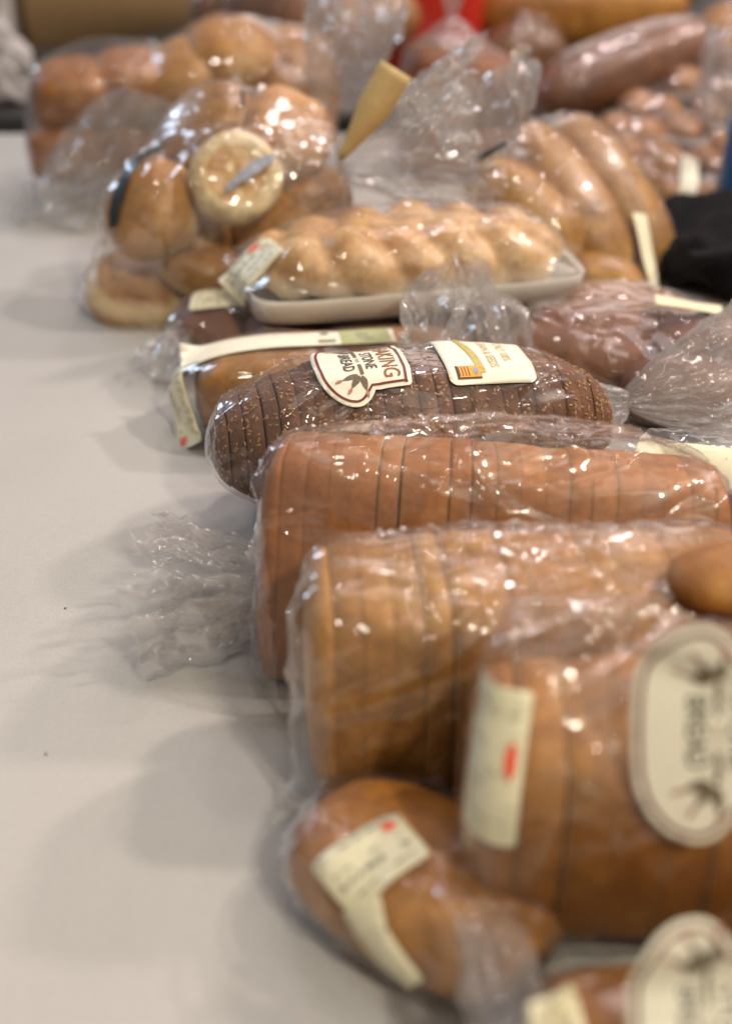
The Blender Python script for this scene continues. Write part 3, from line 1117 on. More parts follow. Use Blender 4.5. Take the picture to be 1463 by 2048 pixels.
# ---- H: the seeded rye loaf in focus
t_H = thing('bagged_loaf', 'dark seeded sliced loaf in sharp focus with wheat badge and second cream label', 'bread loaf', (0.02, 0.9, 0), LOAVES)
mH = xf((0.034, 0.896, 0.024), (R(-3), 0, R(11)))
sH = sliced_loaf(t_H, mH, 0.288, 0.118, 0.098, 25, 'batard', M['crust_dark'], M['crumb_rye'], 2.7, 0.42, 0.0013, seeds=260, seed=23, npt=72, open_at=(1, 3, 9, 13), seams=(0.985, 0.98, 0.99, 0.975))
kn = PY(1252, 800, 0.945)
bH, bvH = bag(t_H, sH, extra=[P(430, 885, 0.075), P(545, 985, 0.022)], neck=(kn, (1, 0.12, 0.0), 0.006),
              tail=dict(d=(0.97, 0.10, 0.20), side=(-0.1, 0.35, 0.93), length=0.155, hw=0.075, th=0.022, seed=8, pleats=17, amp=0.0042, lam=0.018, neck_r=0.007, ns=90, nt_=220, flare=0.75),
              voxel=0.0023, sag=0.4, creases=150, camp=0.0024, seed=41, mat='film_crisp', pleat=0.0055, pleat_len=0.055, aniso=(1, 0.2, 0), cwid=(0.0009, 0.003))

# badge on H, wrapped over its crown
axH = mH.to_3x3() @ Vector((1, 0, 0))
def on_H(px, py, back, half, rad=0.056):
    q = PY(px, py, 0.9)
    N = Vector((0, math.sin(back), math.cos(back)))
    V = axH.normalized()
    U = V.cross(N)                 # text runs down towards the viewer
    N = U.cross(V)
    cen = mH @ Vector((0, 0, 0.048))
    s_ = (Vector((q.x, 0.9, 0)) - Vector((cen.x, cen.y, 0))).dot(V)
    O = cen + V * s_ + N * rad
    return Decal(bvH, (O, U, V), half, (rad, 'u'), n=34)
dH = on_H(710, 745, R(-3), (0.05, 0.038))
emblem(dH, t_H, 0.088, 0.064)
dH2 = on_H(968, 728, R(1), (0.048, 0.034))
lab2 = dH2.put('label', grid_clip(rect(0.078, 0.062, 0.006), 0.004), M['cream_white'], t_H, 0.0, thick=0.0003)
dH2.put('lettering', text_geo('ONLY 100%', 0.0088, 0.004), M['gold'], lab2, 0.0004, (0.0, 0.014))
dH2.put('lettering', text_geo('GRAIN & SEEDS', 0.0088, 0.004), M['gold'], lab2, 0.0004, (0.002, 0.003))
arc = [(0.030 * (i / 10) * 2 - 0.026, -0.0125 + 0.010 * math.sin(1.2 * i / 10 + 0.4) - 0.006) for i in range(11)]
band = arc + [(x, y - 0.0055) for x, y in reversed(arc)]
dH2.put('ribbon', grid_clip(band, 0.004), M['gold'], lab2, 0.0004, (-0.004, 0.004))
dH2.put('stamp', grid_clip(rect(0.0125, 0.0170), 0.004), M['ink'], lab2, 0.0004, (0.0285, -0.0165))
dH2.put('stamp', grid_clip(rect(0.0108, 0.0152), 0.004), M['orange'], lab2, 0.0006, (0.0280, -0.0160))
dH2.put('stamp', grid_clip(leaf(0.007, 0.002), 0.004), M['blue_grey_print'], lab2, 0.0008, (0.0250, -0.0115))
dH2.put('stamp', join_geo([(grid_clip(rect(0.009, 0.0009), 0.004), (0.028, -0.0165 - 0.0022 * q), 0) for q in range(4)]), M['rust'], lab2, 0.0008)

# badge + sticker on B
def face_decal(bvh, px, py, Y, U, V, half, **kw):
    return Decal(bvh, (PY(px, py, Y), U, V), half, **kw)
dB = face_decal(bvB, 1438, 1462, 0.465, (0.02, -0.14, -0.98), (1, -0.03, 0), (0.05, 0.038), n=30, stiff=0.85)
emblem(dB, t_B, 0.092, 0.074)
dB2 = face_decal(bvB, 985, 1540, 0.47, (1, -0.25, 0), (0.07, 0.2, 0.96), (0.016, 0.040))
price_sticker(dB2, t_B, 0.026, 0.066, 3, (0.28, 0.08), redsize=(0.006, 0.016))


# ---------------------------------------------------------------- the rest of the row
def between(name, parent, mat, a, b, r, rz=None, seed=0, **kw):
    """a long roll lying from a to b"""
    a, b = Vector(a), Vector(b)
    d = b - a
    x = d.normalized()
    z = (Vector((0, 0, 1)) - x * x.z).normalized()
    y = z.cross(x)
    kw.setdefault('pw', 0.8)
    v, f = ellipsoid(d.length / 2, r, rz or r, 52, 28, 0.15, 0.05, seed, **kw)
    return link(name, v, f, M[mat], parent, basis(x, y, z, (a + b) / 2))


def facing(p, tilt, yaw=0.0):
    """sheet frame at p whose normal leans `tilt` from straight up towards the camera, turned by yaw"""
    N = Vector((0, -math.sin(tilt), math.cos(tilt)))
    N.rotate(Euler((0, 0, yaw)))
    return N


def decal_n(bvh, p, N, roll, half, **kw):
    N = Vector(N).normalized()
    U = Vector((1, 0, 0))
    U = (U - N * U.dot(N)).normalized()
    V = N.cross(U)
    c, s_ = math.cos(roll), math.sin(roll)
    return Decal(bvh, (p, U * c + V * s_, V * c - U * s_), half, **kw)


def tie(parent, a, b, r=0.0014, mat='black', name='twist_tie'):
    a, b = Vector(a), Vector(b)
    d = (b - a)
    x = d.normalized()
    y = x.orthogonal().normalized()
    v, f = box_geo(d.length, r * 2.6, r, r * 0.3, 1)
    return link(name, v, f, M[mat], parent, basis(x, y, x.cross(y), (a + b) / 2))


# ---- dark loaf lying under the seeded one
t = thing('bagged_loaf', 'dark loaf end peeping out beneath the seeded loaf', 'bread loaf', (0.04, 0.945, 0), LOAVES)
a = between('loaf', t, 'crust_dark', (-0.075, 0.915, 0.029), (0.16, 0.985, 0.027), 0.045, 0.026, 4)
bag(t, [a], extra=[P(505, 1050, 0.003)], voxel=0.004, sag=0.2, creases=40, camp=0.002, seed=52, mat='film_crisp')

# ---- loaf with the long cream band
t_I = thing('bagged_loaf', 'pale golden loaf wearing a long cream paper band along its top and end', 'bread loaf', (-0.03, 1.06, 0), LOAVES)
mI = xf((-0.020, 1.050, 0.002), (R(-6), 0, R(6)))
sI = sliced_loaf(t_I, mI, 0.235, 0.105, 0.066, 2, 'pan', M['crust_honey'], M['crumb_white'], 14, 0.14, 0.0004, seed=33)
bI, bvI = bag(t_I, sI, extra=[P(335, 740, 0.05), P(400, 893, 0.002), P(320, 800, 0.02)], voxel=0.003, sag=0.25, creases=60, camp=0.002, seed=51, mat='film_crisp')
ai = mI.to_3x3() @ Vector((1, 0, 0))
p0 = PY(575, 702, 1.055)
N = Vector((0, -0.35, 1)).normalized()
V = N.cross(ai).normalized()
dI = Decal(bvI, (Vector(p0), ai, V), (0.125, 0.022), n=36)
pb = dI.put('paper_band', grid_clip(rect(0.172, 0.034), 0.008), M['cream_white'], t_I, 0.0, thick=0.0003)
dI.put('printed_panel', grid_clip(rect(0.040, 0.033), 0.008), M['olive_print'], pb, 0.0004, (0.062, 0.0))
dI.put('printed_panel', grid_clip(rect(0.033, 0.024), 0.008), plain('green_print', (0.40, 0.42, 0.22, 1), 0.5, 0.12, 300), pb, 0.0006, (0.062, 0.0))
dI.put('faded_print', join_geo([(grid_clip(rect(0.006, 0.004), 0.008), (0.030, 0.008), 0), (grid_clip(rect(0.014, 0.005), 0.008), (0.031, -0.009), 0), (grid_clip(rect(0.010, 0.0045), 0.008), (0.060, 0.004), 0), (grid_clip(rect(0.012, 0.0035), 0.008), (0.062, -0.005), 0)]), M['grey_print'], pb, 0.0009)
dI2 = Decal(bvI, (PY(368, 805, 1.03), Vector((0.10, -0.75, -0.66)), Vector((0.45, 0.5, -0.62)).cross(Vector((0.1, -0.75, -0.66))) * 0 + Vector((0.55, -0.45, 0.70))), (0.045, 0.020), n=22)
price_sticker(dI2, t_I, 0.080, 0.034, 5, (0.40, -0.1), redsize=(0.009, 0.007))

# ---- red-brown rolls under the tray
t_K = thing('bag_of_rolls', 'bag of red-brown rolls squeezed underneath the white tray', 'bag of rolls', (-0.05, 1.18, 0), 'bags of rolls and buns')
ks = [lump('roll', t_K, 'crust_red', 0.036, 0.044, 0.028, (x, y, 0.028), (0, 0, r_), noise_amp=0.06, seed=i, flat=0.2)
      for i, (x, y, r_) in enumerate([(-0.135, 1.185, 0.3), (-0.075, 1.160, 0.1), (-0.012, 1.178, 0), (0.055, 1.195, 0.2), (0.12, 1.215, 0.4), (-0.10, 1.245, 0), (0.0, 1.26, 0)])]
bK, bvK = bag(t_K, ks, extra=[P(325, 640, 0.045), P(330, 720, 0.003)], voxel=0.0036, sag=0.3, creases=60, camp=0.0026, seed=61, mat='film_soft',
              tails=[dict(neck=P(375, 655, 0.035), d=(-0.35, -0.75, -0.3), side=(0.8, -0.3, 0.2), length=0.05, hw=0.028, th=0.012, seed=15, pleats=7, amp=0.003, lam=0.018, zmin=0.002, ns=40, nt_=90)])
dK = decal_n(bvK, PY(442, 603, 1.185), (-0.1, -0.75, 0.66), R(4), (0.030, 0.020), n=18)
price_sticker(dK, t_K, 0.050, 0.027, 7, (0.36, 0.22), redsize=(0.010, 0.006))

# ---- plaited loaf on its white tray
t_L = thing('bread_tray', 'pale plaited loaf wrapped on a white foam tray with a slanted price sticker', 'bread tray', (0.045, 1.2, 0.058))
yl = R(13)
mL = xf((0.038, 1.195, 0.060), (0, 0, yl))
bm = bmesh.new()
rows = [(0.88, 0.0), (1.0, 0.0015), (1.03, 0.016), (1.05, 0.0215), (1.043, 0.0220), (0.995, 0.018), (0.965, 0.005)]
nn_ = 72
vs, fs = [], []
for k, z in rows:
    for j in range(nn_):
        q = 2 * math.pi * j / nn_
        cx, sx = math.cos(q), math.sin(q)
        e = 0.28
        vs.append((math.copysign(abs(cx) ** e, cx) * (0.145 + (k - 1) * 0.05), math.copysign(abs(sx) ** e, sx) * (0.064 + (k - 1) * 0.05), z))
for i in range(len(rows) - 1):
    for j in range(nn_):
        a, b = i * nn_ + j, i * nn_ + (j + 1) % nn_
        fs.append((a, b, b + nn_, a + nn_))
fs.append(tuple(range(nn_ - 1, -1, -1)))
fs.append(tuple(range((len(rows) - 1) * nn_, len(rows) * nn_)))
bm.free()
link('foam_tray', vs, fs, M['white_foam'], t_L, mL)
lv, lf = [], []
for st_ in range(3):                       # three strands plaited over one another
    base = len(lv)
    nr, nk = 110, 20
    for i in range(nr):
        u = i / (nr - 1)
        q = 2 * math.pi * (u * 2.1 + st_ / 3)
        env = max(0.05, 1 - abs(2 * u - 1) ** 3.2) ** 0.5
        ctr = Vector((-0.140 + 0.280 * u, 0.036 * env * math.sin(q), 0.026 + 0.006 * env + 0.0095 * env * math.sin(2 * q)))
        dq = Vector((0.266, 0.030 * env * math.cos(q) * 2 * math.pi * 2.1, 0.0)).normalized()
        sd = Vector((-dq.y, dq.x, 0))
        rr = 0.0265 * env * (1 + 0.10 * math.sin(q * 2 + st_))
        for k in range(nk):
            a = 2 * math.pi * k / nk
            lv.append(ctr + sd * rr * 1.15 * math.cos(a) + Vector((0, 0, 1)) * rr * math.sin(a))
    for i in range(nr - 1):
        for k in range(nk):
            a, b = base + i * nk + k, base + i * nk + (k + 1) % nk
            lf.append((a, b, b + nk, a + nk))
    lf.append(tuple(base + k for k in range(nk - 1, -1, -1)))
    lf.append(tuple(base + (nr - 1) * nk + k for k in range(nk)))
brd = link('plaited_loaf', lv, lf, M['crust_braid'], t_L, mL)
modded(brd, [('REMESH', dict(mode='VOXEL', voxel_size=0.0026)), ('SMOOTH', dict(factor=0.5, iterations=8))])
brd.data.polygons.foreach_set('use_smooth', np.ones(len(brd.data.polygons), dtype=bool))
tray_o = t_L.children[0]
bL, bvL = bag(t_L, [brd, tray_o], extra=[P(425, 515, 0.085)], voxel=0.003, sag=0.3, creases=90, camp=0.0026, seed=71, mat='film_crisp',
              tails=[dict(neck=P(905, 548, 0.118), d=(0.10, -0.80, -0.55), side=(1, 0.1, -0.1), length=0.080, hw=0.050, th=0.012, seed=16, pleats=5, amp=0.0085, lam=0.017, ns=60, nt_=150, neck_r=0.016, flare=0.55)])
dL = decal_n(bvL, PY(512, 545, 1.165), (-0.25, -0.72, 0.65), R(41), (0.034, 0.026), n=20)
price_sticker(dL, t_L, 0.058, 0.040, 4, (0.22, 0.36), redsize=(0.014, 0.007))

# ---- the tall bag of buns
t_M = thing('bag_of_buns', 'tall bag of round buns at the left, knotted with a pale flared tail', 'bag of buns', (-0.13, 1.33, 0), 'bags of rolls and buns')
def bun(parent, p, rot, r=0.048, h=0.030, mat='crust_bun', seed=0, name='bun'):
    v, f = ellipsoid(r, r, h, 44, 26, 0.25, 0.035, seed, pw=0.85)
    return link(name, v, f, M[mat], parent, xf(p, rot))
ms = [bun(t_M, PY(305, 420, 1.285), (R(58), R(-30), R(-25)), 0.047, 0.036, seed=1),
      bun(t_M, PY(272, 585, 1.300), (R(195), R(14), 0), 0.050, 0.030, seed=2),
      bun(t_M, PY(410, 525, 1.300), (R(20), R(20), 0), 0.042, 0.028, seed=3),
      bun(t_M, PY(545, 430, 1.330), (R(30), R(-10), 0), 0.048, 0.030, seed=4),
      bun(t_M, PY(575, 265, 1.350), (R(25), R(28), 0), 0.046, 0.030, seed=5),
      bun(t_M, PY(620, 400, 1.345), (R(40), R(30), R(20)), 0.042, 0.028, seed=6),
      bun(t_M, PY(420, 265, 1.360), (R(30), R(-32), 0), 0.050, 0.032, seed=7),
      bun(t_M, PY(330, 520, 1.38), (0, 0, 0), 0.050, 0.032, seed=8),
      bun(t_M, PY(395, 462, 1.315), (R(35), R(10), 0), 0.040, 0.028, seed=10),
      bun(t_M, PY(480, 580, 1.36), (0, 0, 0), 0.050, 0.030, seed=9)]
# the flat toasted muffin facing out
mv, mf, mi_ = [], [], []
prof = [(0.0, 0.0152, 1), (0.012, 0.0155, 1), (0.022, 0.0160, 1), (0.0275, 0.0172, 1), (0.031, 0.0178, 0), (0.036, 0.0165, 0), (0.0405, 0.0120, 0), (0.0425, 0.004, 0), (0.0420, -0.008, 0), (0.037, -0.0155, 0), (0.02, -0.017, 0), (0.0, -0.017, 0)]
for i, (r_, z, k) in enumerate(prof):
    for j in range(48):
        q = 2 * math.pi * j / 48
        w_ = 1 + 0.03 * noise.noise(Vector((math.cos(q) * 2, math.sin(q) * 2, i * 0.3)))
        mv.append((r_ * w_ * math.cos(q), r_ * w_ * math.sin(q), z + 0.0012 * noise.noise(Vector((r_ * 60 * math.cos(q), r_ * 60 * math.sin(q), 5)))))
for i in range(len(prof) - 1):
    for j in range(48):
        a, b = i * 48 + j, i * 48 + (j + 1) % 48
        mf.append((a, a + 48, b + 48, b))
        mi_.append(1 if prof[i][2] and prof[i + 1][2] else 0)
ms.append(link('muffin', mv, mf, [M['muffin_side'], M['muffin_face']], t_M, xf(PY(472, 358, 1.268), (R(58), R(8), R(4))), True, mi_))
knM = PY(672, 318, 1.285)
bM, bvM = bag(t_M, ms, extra=[P(195, 560, 0.045), P(225, 640, 0.003), P(320, 665, 0.003)], neck=(knM, (1, 0.05, 0.12), 0.007),
              tail=dict(d=(1, 0.12, 0.10), side=(0.0, 0.28, 0.96), length=0.135, hw=0.088, th=0.03, seed=18, pleats=13, amp=0.006, lam=0.028, ns=64, nt_=170, flare=0.8, neck_r=0.008),
              voxel=0.0036, sag=0.45, creases=190, camp=0.0042, seed=81, mat='film', pleat=0.006, pleat_len=0.05)
tie(t_M, PY(484, 178, 1.34), PY(487, 214, 1.335))
# yellow paper strip standing up beside the knot
a0, a1 = PY(680, 318, 1.272), PY(792, 138, 1.25)
sv, sf = [], []
for i in range(13):
    k = i / 12
    c_ = Vector(a0).lerp(Vector(a1), k) + Vector((0.001, 0, -0.001)) * math.sin(math.pi * k)
    w_ = 0.004 + 0.016 * min(1, k * 1.7)
    sd = Vector((0.85, 0.0, -0.52)).normalized()
    for s_ in (-1, 1):
        for dz in (0, 0.0005):
            sv.append(c_ + sd * w_ * s_ * 0.75 + Vector((0, dz, 0)))
for i in range(12):
    b0, b1 = i * 4, i * 4 + 4
    sf += [(b0, b0 + 2, b1 + 2, b1), (b0 + 1, b1 + 1, b1 + 3, b0 + 3), (b0, b1, b1 + 1, b0 + 1), (b0 + 2, b0 + 3, b1 + 3, b1 + 2)]
sf += [(0, 1, 3, 2), (48, 50, 51, 49)]
link('paper_strip', sv, sf, M['yellow_strip'], t_M)
# printed bands on the bun bag
dM = decal_n(bvM, PY(275, 370, 1.27), (-0.75, -0.35, 0.5), R(0), (0.045, 0.045), n=24, extra_smooth=10)
bk = [(-0.036, -0.030), (-0.024, -0.034), (-0.002, -0.006), (0.018, 0.026), (0.026, 0.034), (0.016, 0.036), (-0.010, 0.012), (-0.030, -0.016)]
dM.put('printed_band', grid_clip(bk, 0.006), M['black'], t_M, 0.0008)
dM2 = decal_n(bvM, PY(498, 340, 1.25), (0, -0.8, 0.6), R(38), (0.05, 0.012), n=22, extra_smooth=10)
dM2.put('printed_band', grid_clip([(-0.028, -0.004), (-0.012, -0.0035), (-0.006, -0.0055), (0.010, -0.005), (0.024, -0.0045), (0.030, -0.001), (0.022, 0.003), (0.008, 0.0055), (-0.008, 0.004), (-0.024, 0.002)], 0.006), M['blue_grey_print'], t_M, 0.0008)
dM3 = decal_n(bvM, PY(392, 262, 1.27), (-0.3, -0.65, 0.7), R(38), (0.045, 0.02), n=22, extra_smooth=10)
dM3.put('printed_band', ring_geo([(0.034 * math.cos(q), 0.011 * math.sin(q)) for q in np.linspace(0, 6.2, 30)], [(0.030 * math.cos(q), 0.0085 * math.sin(q)) for q in np.linspace(0, 6.2, 30)]), M['black'], t_M, 0.0008)

# ---- long rolls at the right
t_N = thing('bag_of_rolls', 'bag of long golden rolls leaning beside the dark gap, cream strip sticker', 'bag of rolls', (0.24, 1.36, 0), 'bags of rolls and buns')
ns_ = [between('long_roll', t_N, 'crust_long', PY(945, 330, 1.36), PY(1150, 515, 1.295), 0.033, seed=1),
       between('long_roll', t_N, 'crust_long', PY(1035, 258, 1.43), PY(1235, 565, 1.335), 0.037, seed=2),
       between('long_roll', t_N, 'crust_long', PY(1115, 240, 1.47), PY(1328, 548, 1.385), 0.038, seed=3),
       between('long_roll', t_N, 'crust_long', PY(1120, 530, 1.325), PY(1290, 605, 1.335), 0.030, seed=4)]
bN, bvN = bag(t_N, ns_, extra=[PY(1085, 222, 1.45), PY(1150, 226, 1.47), PY(1000, 300, 1.36)], voxel=0.0036, sag=0.4, creases=100, camp=0.003, seed=91, mat='film_soft',
              tails=[dict(neck=PY(975, 330, 1.36), d=(-0.18, 0.1, 0.95), side=(1, 0, 0.2), length=0.085, hw=0.058, th=0.024, seed=19, pleats=9, amp=0.006, lam=0.024, ns=54, nt_=140, flare=0.6, neck_r=0.016),
                     dict(neck=PY(1170, 400, 1.35), d=(0.05, -0.15, -0.9), side=(1, 0.1, 0.1), length=0.06, hw=0.030, th=0.012, seed=20, pleats=7, amp=0.005, lam=0.02, ns=40, nt_=100, flare=0.6, neck_r=0.010)])
tie(t_N, PY(954, 319, 1.27), PY(1013, 285, 1.275), 0.0020)
dN = decal_n(bvN, PY(1285, 510, 1.35), (0.35, -0.7, 0.6), R(-80), (0.045, 0.014), n=22)
price_sticker(dN, t_N, 0.082, 0.019, 8, (-0.36, 0.0), redsize=(0.001, 0.001), lines=False)

# ---- reddish rolls behind the knot
t_J = thing('bag_of_rolls', 'flat bag of reddish-brown rolls behind the seeded loaf\'s knotted tail', 'bag of rolls', (0.22, 1.09, 0), 'bags of rolls and buns')
js = [between('roll', t_J, 'crust_red', P(990, 705, 0.030), P(1290, 722, 0.030), 0.030, 0.028, 1),
      between('roll', t_J, 'crust_red', P(1040, 668, 0.036), P(1330, 684, 0.034), 0.030, 0.030, 2),
      between('roll', t_J, 'crust_roll', P(1090, 632, 0.040), P(1390, 648, 0.040), 0.030, 0.030, 5),
      between('roll', t_J, 'crust_red', P(1290, 705, 0.034), P(1560, 690, 0.034), 0.032, 0.030, 3),
      between('roll', t_J, 'crust_red', P(1240, 775, 0.028), P(1500, 790, 0.028), 0.032, 0.027, 4)]
bJ, bvJ = bag(t_J, js, extra=[P(1010, 625, 0.075), P(1290, 612, 0.085)], voxel=0.0034, sag=0.35, creases=100, camp=0.0026, seed=101, mat='film_soft')
dJ = decal_n(bvJ, PY(1368, 628, 1.13), (0.1, -0.35, 0.95), R(-12), (0.032, 0.016), n=18)
price_sticker(dJ, t_J, 0.056, 0.026, 9, (0.3, 0.2), redsize=(0.001, 0.001), lines=False)

# ---- dark loaf with big cream sheet at the right edge
t_X = thing('bagged_loaf', 'brown loaf at the right edge under a large blank cream label', 'bread loaf', (0.31, 0.82, 0), LOAVES)
a = between('loaf', t_X, 'crust_red', (0.235, 0.80, 0.046), (0.42, 0.80, 0.046), 0.058, 0.046, 6)
bX, bvX = bag(t_X, [a], extra=[P(1285, 850, 0.085), P(1300, 990, 0.02)], voxel=0.0032, sag=0.1, creases=60, camp=0.0024, seed=111, mat='film_crisp')
dX = decal_n(bvX, PY(1380, 895, 0.815), (-0.25, -0.4, 0.87), R(-22), (0.036, 0.022), n=20)
price_sticker(dX, t_X, 0.068, 0.038, 11, (0.3, 0.2), redsize=(0.001, 0.001), lines=False)

# ---- small bun end resting on the golden loaf
t = thing('bread_roll', 'small brown roll resting on top of the upright golden loaf at right edge', 'bread roll', (0.185, 0.62, 0.13))
lump('crust', t, 'crust_amber', 0.034, 0.026, 0.015, PY(1466, 1155, 0.60), (0, 0, R(6)), noise_amp=0.05, seed=5, flat=0.2)

# ---- rolls with a price sticker at the near left
t_D = thing('bagged_loaf', 'brown loaf lying diagonally at the near left, price sticker bent around its bag', 'bread loaf', (0.03, 0.49, 0), LOAVES)
ds = [between('loaf', t_D, 'crust_amber', (-0.026, 0.545, 0.029), (0.082, 0.452, 0.028), 0.046, 0.028, 5)]
bD, bvD = bag(t_D, ds, extra=[P(1010, 1850, 0.06), P(960, 1990, 0.03), P(585, 1690, 0.016), P(650, 1660, 0.05), P(690, 1840, 0.003), P(845, 2000, 0.003)], voxel=0.003, sag=0.2, creases=110, camp=0.004, seed=121, mat='film_soft')
dD = decal_n(bvD, PY(790, 1762, 0.50), (-0.35, -0.45, 0.82), R(38), (0.028, 0.024), n=22)
price_sticker(dD, t_D, 0.046, 0.034, 12, (0.34, 0.30), redsize=(0.007, 0.006), lines=True)
dD2 = decal_n(bvD, PY(775, 1890, 0.455), (-0.75, -0.62, 0.25), R(-52), (0.024, 0.014), n=18)
price_sticker(dD2, t_D, 0.042, 0.020, 13, (0.3, 0.2), redsize=(0.001, 0.001), lines=False)

# ---- front corner loaf
t_A = thing('bagged_loaf', 'orange-brown loaf at the very front corner with a blurred cream badge', 'bread loaf', (0.16, 0.385, 0), LOAVES)
mA = xf((0.184, 0.390, 0.000), (R(14), 0, R(-4)))
sA = sliced_loaf(t_A, mA, 0.235, 0.090, 0.070, 11, 'batard', M['crust_amber'], M['crumb_white'], 6, 0.25, 0.001, seed=45)
bA, bvA = bag(t_A, sA, extra=[P(1075, 1960, 0.05)], voxel=0.003, sag=0.2, creases=60, camp=0.003, seed=131, mat='film_soft',
              tails=[dict(neck=P(965, 1845, 0.062), d=(0.20, -0.9, -0.22), side=(0.9, 0.1, 0.45), length=0.105, hw=0.022, th=0.012, seed=26, pleats=5, amp=0.005, lam=0.022, ns=44, nt_=100, flare=0.5, neck_r=0.010)])
dA = decal_n(bvA, PY(1440, 2062, 0.36), (0.0, -0.72, 0.69), R(-92), (0.05, 0.038), n=28, stiff=0.6)
emblem(dA, t_A, 0.080, 0.064)
dA2 = decal_n(bvA, PY(1125, 2045, 0.36), (0.0, -0.72, 0.69), R(8), (0.016, 0.012), n=14)
price_sticker(dA2, t_A, 0.024, 0.018, 14, (0.3, 0.2), redsize=(0.001, 0.001), lines=False)

# ================================================================ FARTHER BACK
t_P = thing('bag_of_rolls', 'bag of square brown rolls at the far left end, its crumpled tail hanging', 'bag of rolls', (-0.33, 1.66, 0), 'bags of rolls and buns')
ps = [lump('roll', t_P, 'crust_roll', 0.045, 0.045, 0.034, PY(145, 185, 1.66), (R(10), 0, 0.1), pw=0.6, noise_amp=0.04, seed=1),
      lump('roll', t_P, 'crust_roll', 0.045, 0.045, 0.034, PY(262, 165, 1.68), (R(10), 0, 0), pw=0.6, noise_amp=0.04, seed=2),
      lump('roll', t_P, 'crust_roll', 0.045, 0.045, 0.034, PY(140, 300, 1.65), (0, 0, 0), pw=0.6, noise_amp=0.04, seed=3),
      lump('roll', t_P, 'crust_roll', 0.045, 0.045, 0.034, PY(250, 290, 1.68), (0, 0, 0), pw=0.6, noise_amp=0.04, seed=4)]
bag(t_P, ps, extra=[PY(75, 130, 1.64), PY(180, 70, 1.72), PY(320, 80, 1.74)], voxel=0.0042, sag=0.15, creases=60, camp=0.003, seed=141, mat='film_soft',
    tails=[dict(neck=PY(300, 190, 1.60), d=(-0.30, -0.25, -0.85), side=(1, 0.1, -0.2), length=0.165, hw=0.10, th=0.035, seed=29, pleats=11, amp=0.007, lam=0.030, ns=60, nt_=160, flare=0.55, neck_r=0.022, zmin=0.002)])

t_Q = thing('bag_of_buns', 'bag of smooth golden buns behind the tall bun bag', 'bag of buns', (-0.12, 1.7, 0), 'bags of rolls and buns')
qs = [bun(t_Q, PY(458, 112, 1.70), (R(15), 0, 0), 0.056, 0.040, 'crust_honey', 11),
      bun(t_Q, PY(365, 150, 1.68), (R(25), R(-20), 0), 0.048, 0.034, 'crust_bun', 12),
      bun(t_Q, PY(590, 125, 1.74), (R(15), R(15), 0), 0.050, 0.036, 'crust_honey', 13),
      bun(t_Q, PY(600, 205, 1.66), (R(25), R(15), 0), 0.046, 0.034, 'crust_bun', 14),
      bun(t_Q, PY(500, 230, 1.70), (0, 0, 0), 0.052, 0.036, 'crust_bun', 15),
      bun(t_Q, PY(400, 260, 1.70), (0, 0, 0), 0.052, 0.036, 'crust_bun', 16)]
bag(t_Q, qs, extra=[PY(430, 50, 1.72), PY(560, 55, 1.74)], voxel=0.0042, sag=0.35, creases=70, camp=0.003, seed=151, mat='film_soft',
    tails=[dict(neck=PY(665, 215, 1.62), d=(0.22, 0.05, 0.9), side=(1, 0, -0.2), length=0.125, hw=0.055, th=0.03, seed=31, pleats=9, amp=0.007, lam=0.026, ns=54, nt_=140, flare=0.5, neck_r=0.018)])

t_S = thing('bagged_loaf', 'small reddish loaf in a bag tied upright, before the red tub', 'bread loaf', (0.12, 1.75, 0), LOAVES)
a = lump('loaf', t_S, 'crust_red', 0.080, 0.055, 0.045, PY(925, 165, 1.76), (0, R(12), 0), noise_amp=0.06, seed=3, pw=0.65)
b_ = lump('loaf', t_S, 'crust_red', 0.085, 0.06, 0.055, PY(930, 300, 1.76), (0, R(5), 0), noise_amp=0.05, seed=4, pw=0.85)
bag(t_S, [a, b_], neck=(PY(903, 36, 1.78), (0, 0.1, 1), 0.007), tail=dict(d=(0, 0.1, 1), side=(1, 0, 0), length=0.08, hw=0.028, th=0.015, seed=33, pleats=7, amp=0.004, lam=0.02, ns=30, nt_=80),
    voxel=0.004, sag=0.2, creases=50, camp=0.003, seed=161, mat='film_soft')

M['red'] = plain('red_plastic', (0.62, 0.030, 0.012, 1), 0.35, 0.05, 40, coat=0.3)
t = thing('plastic_tub', 'bright red plastic tub behind the bag tied upright', 'tub', (0.10, 2.15, 0))
rv, rf = [], []
rows = [(0.060, 0.0), (0.064, 0.004), (0.072, 0.10), (0.074, 0.108), (0.078, 0.110), (0.078, 0.118), (0.073, 0.118), (0.060, 0.008)]
for r_, z in rows:
    for j in range(40):
        q = 6.28318 * j / 40
        rv.append((1.05 * r_ * math.copysign(abs(math.cos(q)) ** 0.6, math.cos(q)), r_ * math.copysign(abs(math.sin(q)) ** 0.6, math.sin(q)), z * 1.75))
for i in range(len(rows) - 1):
    for j in range(40):
        a, b = i * 40 + j, i * 40 + (j + 1) % 40
        rf.append((a, b, b + 40, a + 40))
rf += [tuple(range(39, -1, -1)), tuple(range(280, 320))]
tp = PY(862, 48, 2.12)
link('tub', rv, rf, M['red'], t, xf((tp.x, 2.12, 0.0)))

t = thing('long_loaf', 'long crusty golden loaf lying at the top edge of the pile', 'bread loaf', (0.33, 2.2, 0))
between('crust', t, 'crust_amber', PY(940, 18, 2.16), PY(1375, 22, 2.24), 0.054, 0.054, 7)
between('crust', t, 'crust_amber', PY(1000, -40, 2.26), PY(1420, -40, 2.30), 0.05, 0.05, 8)

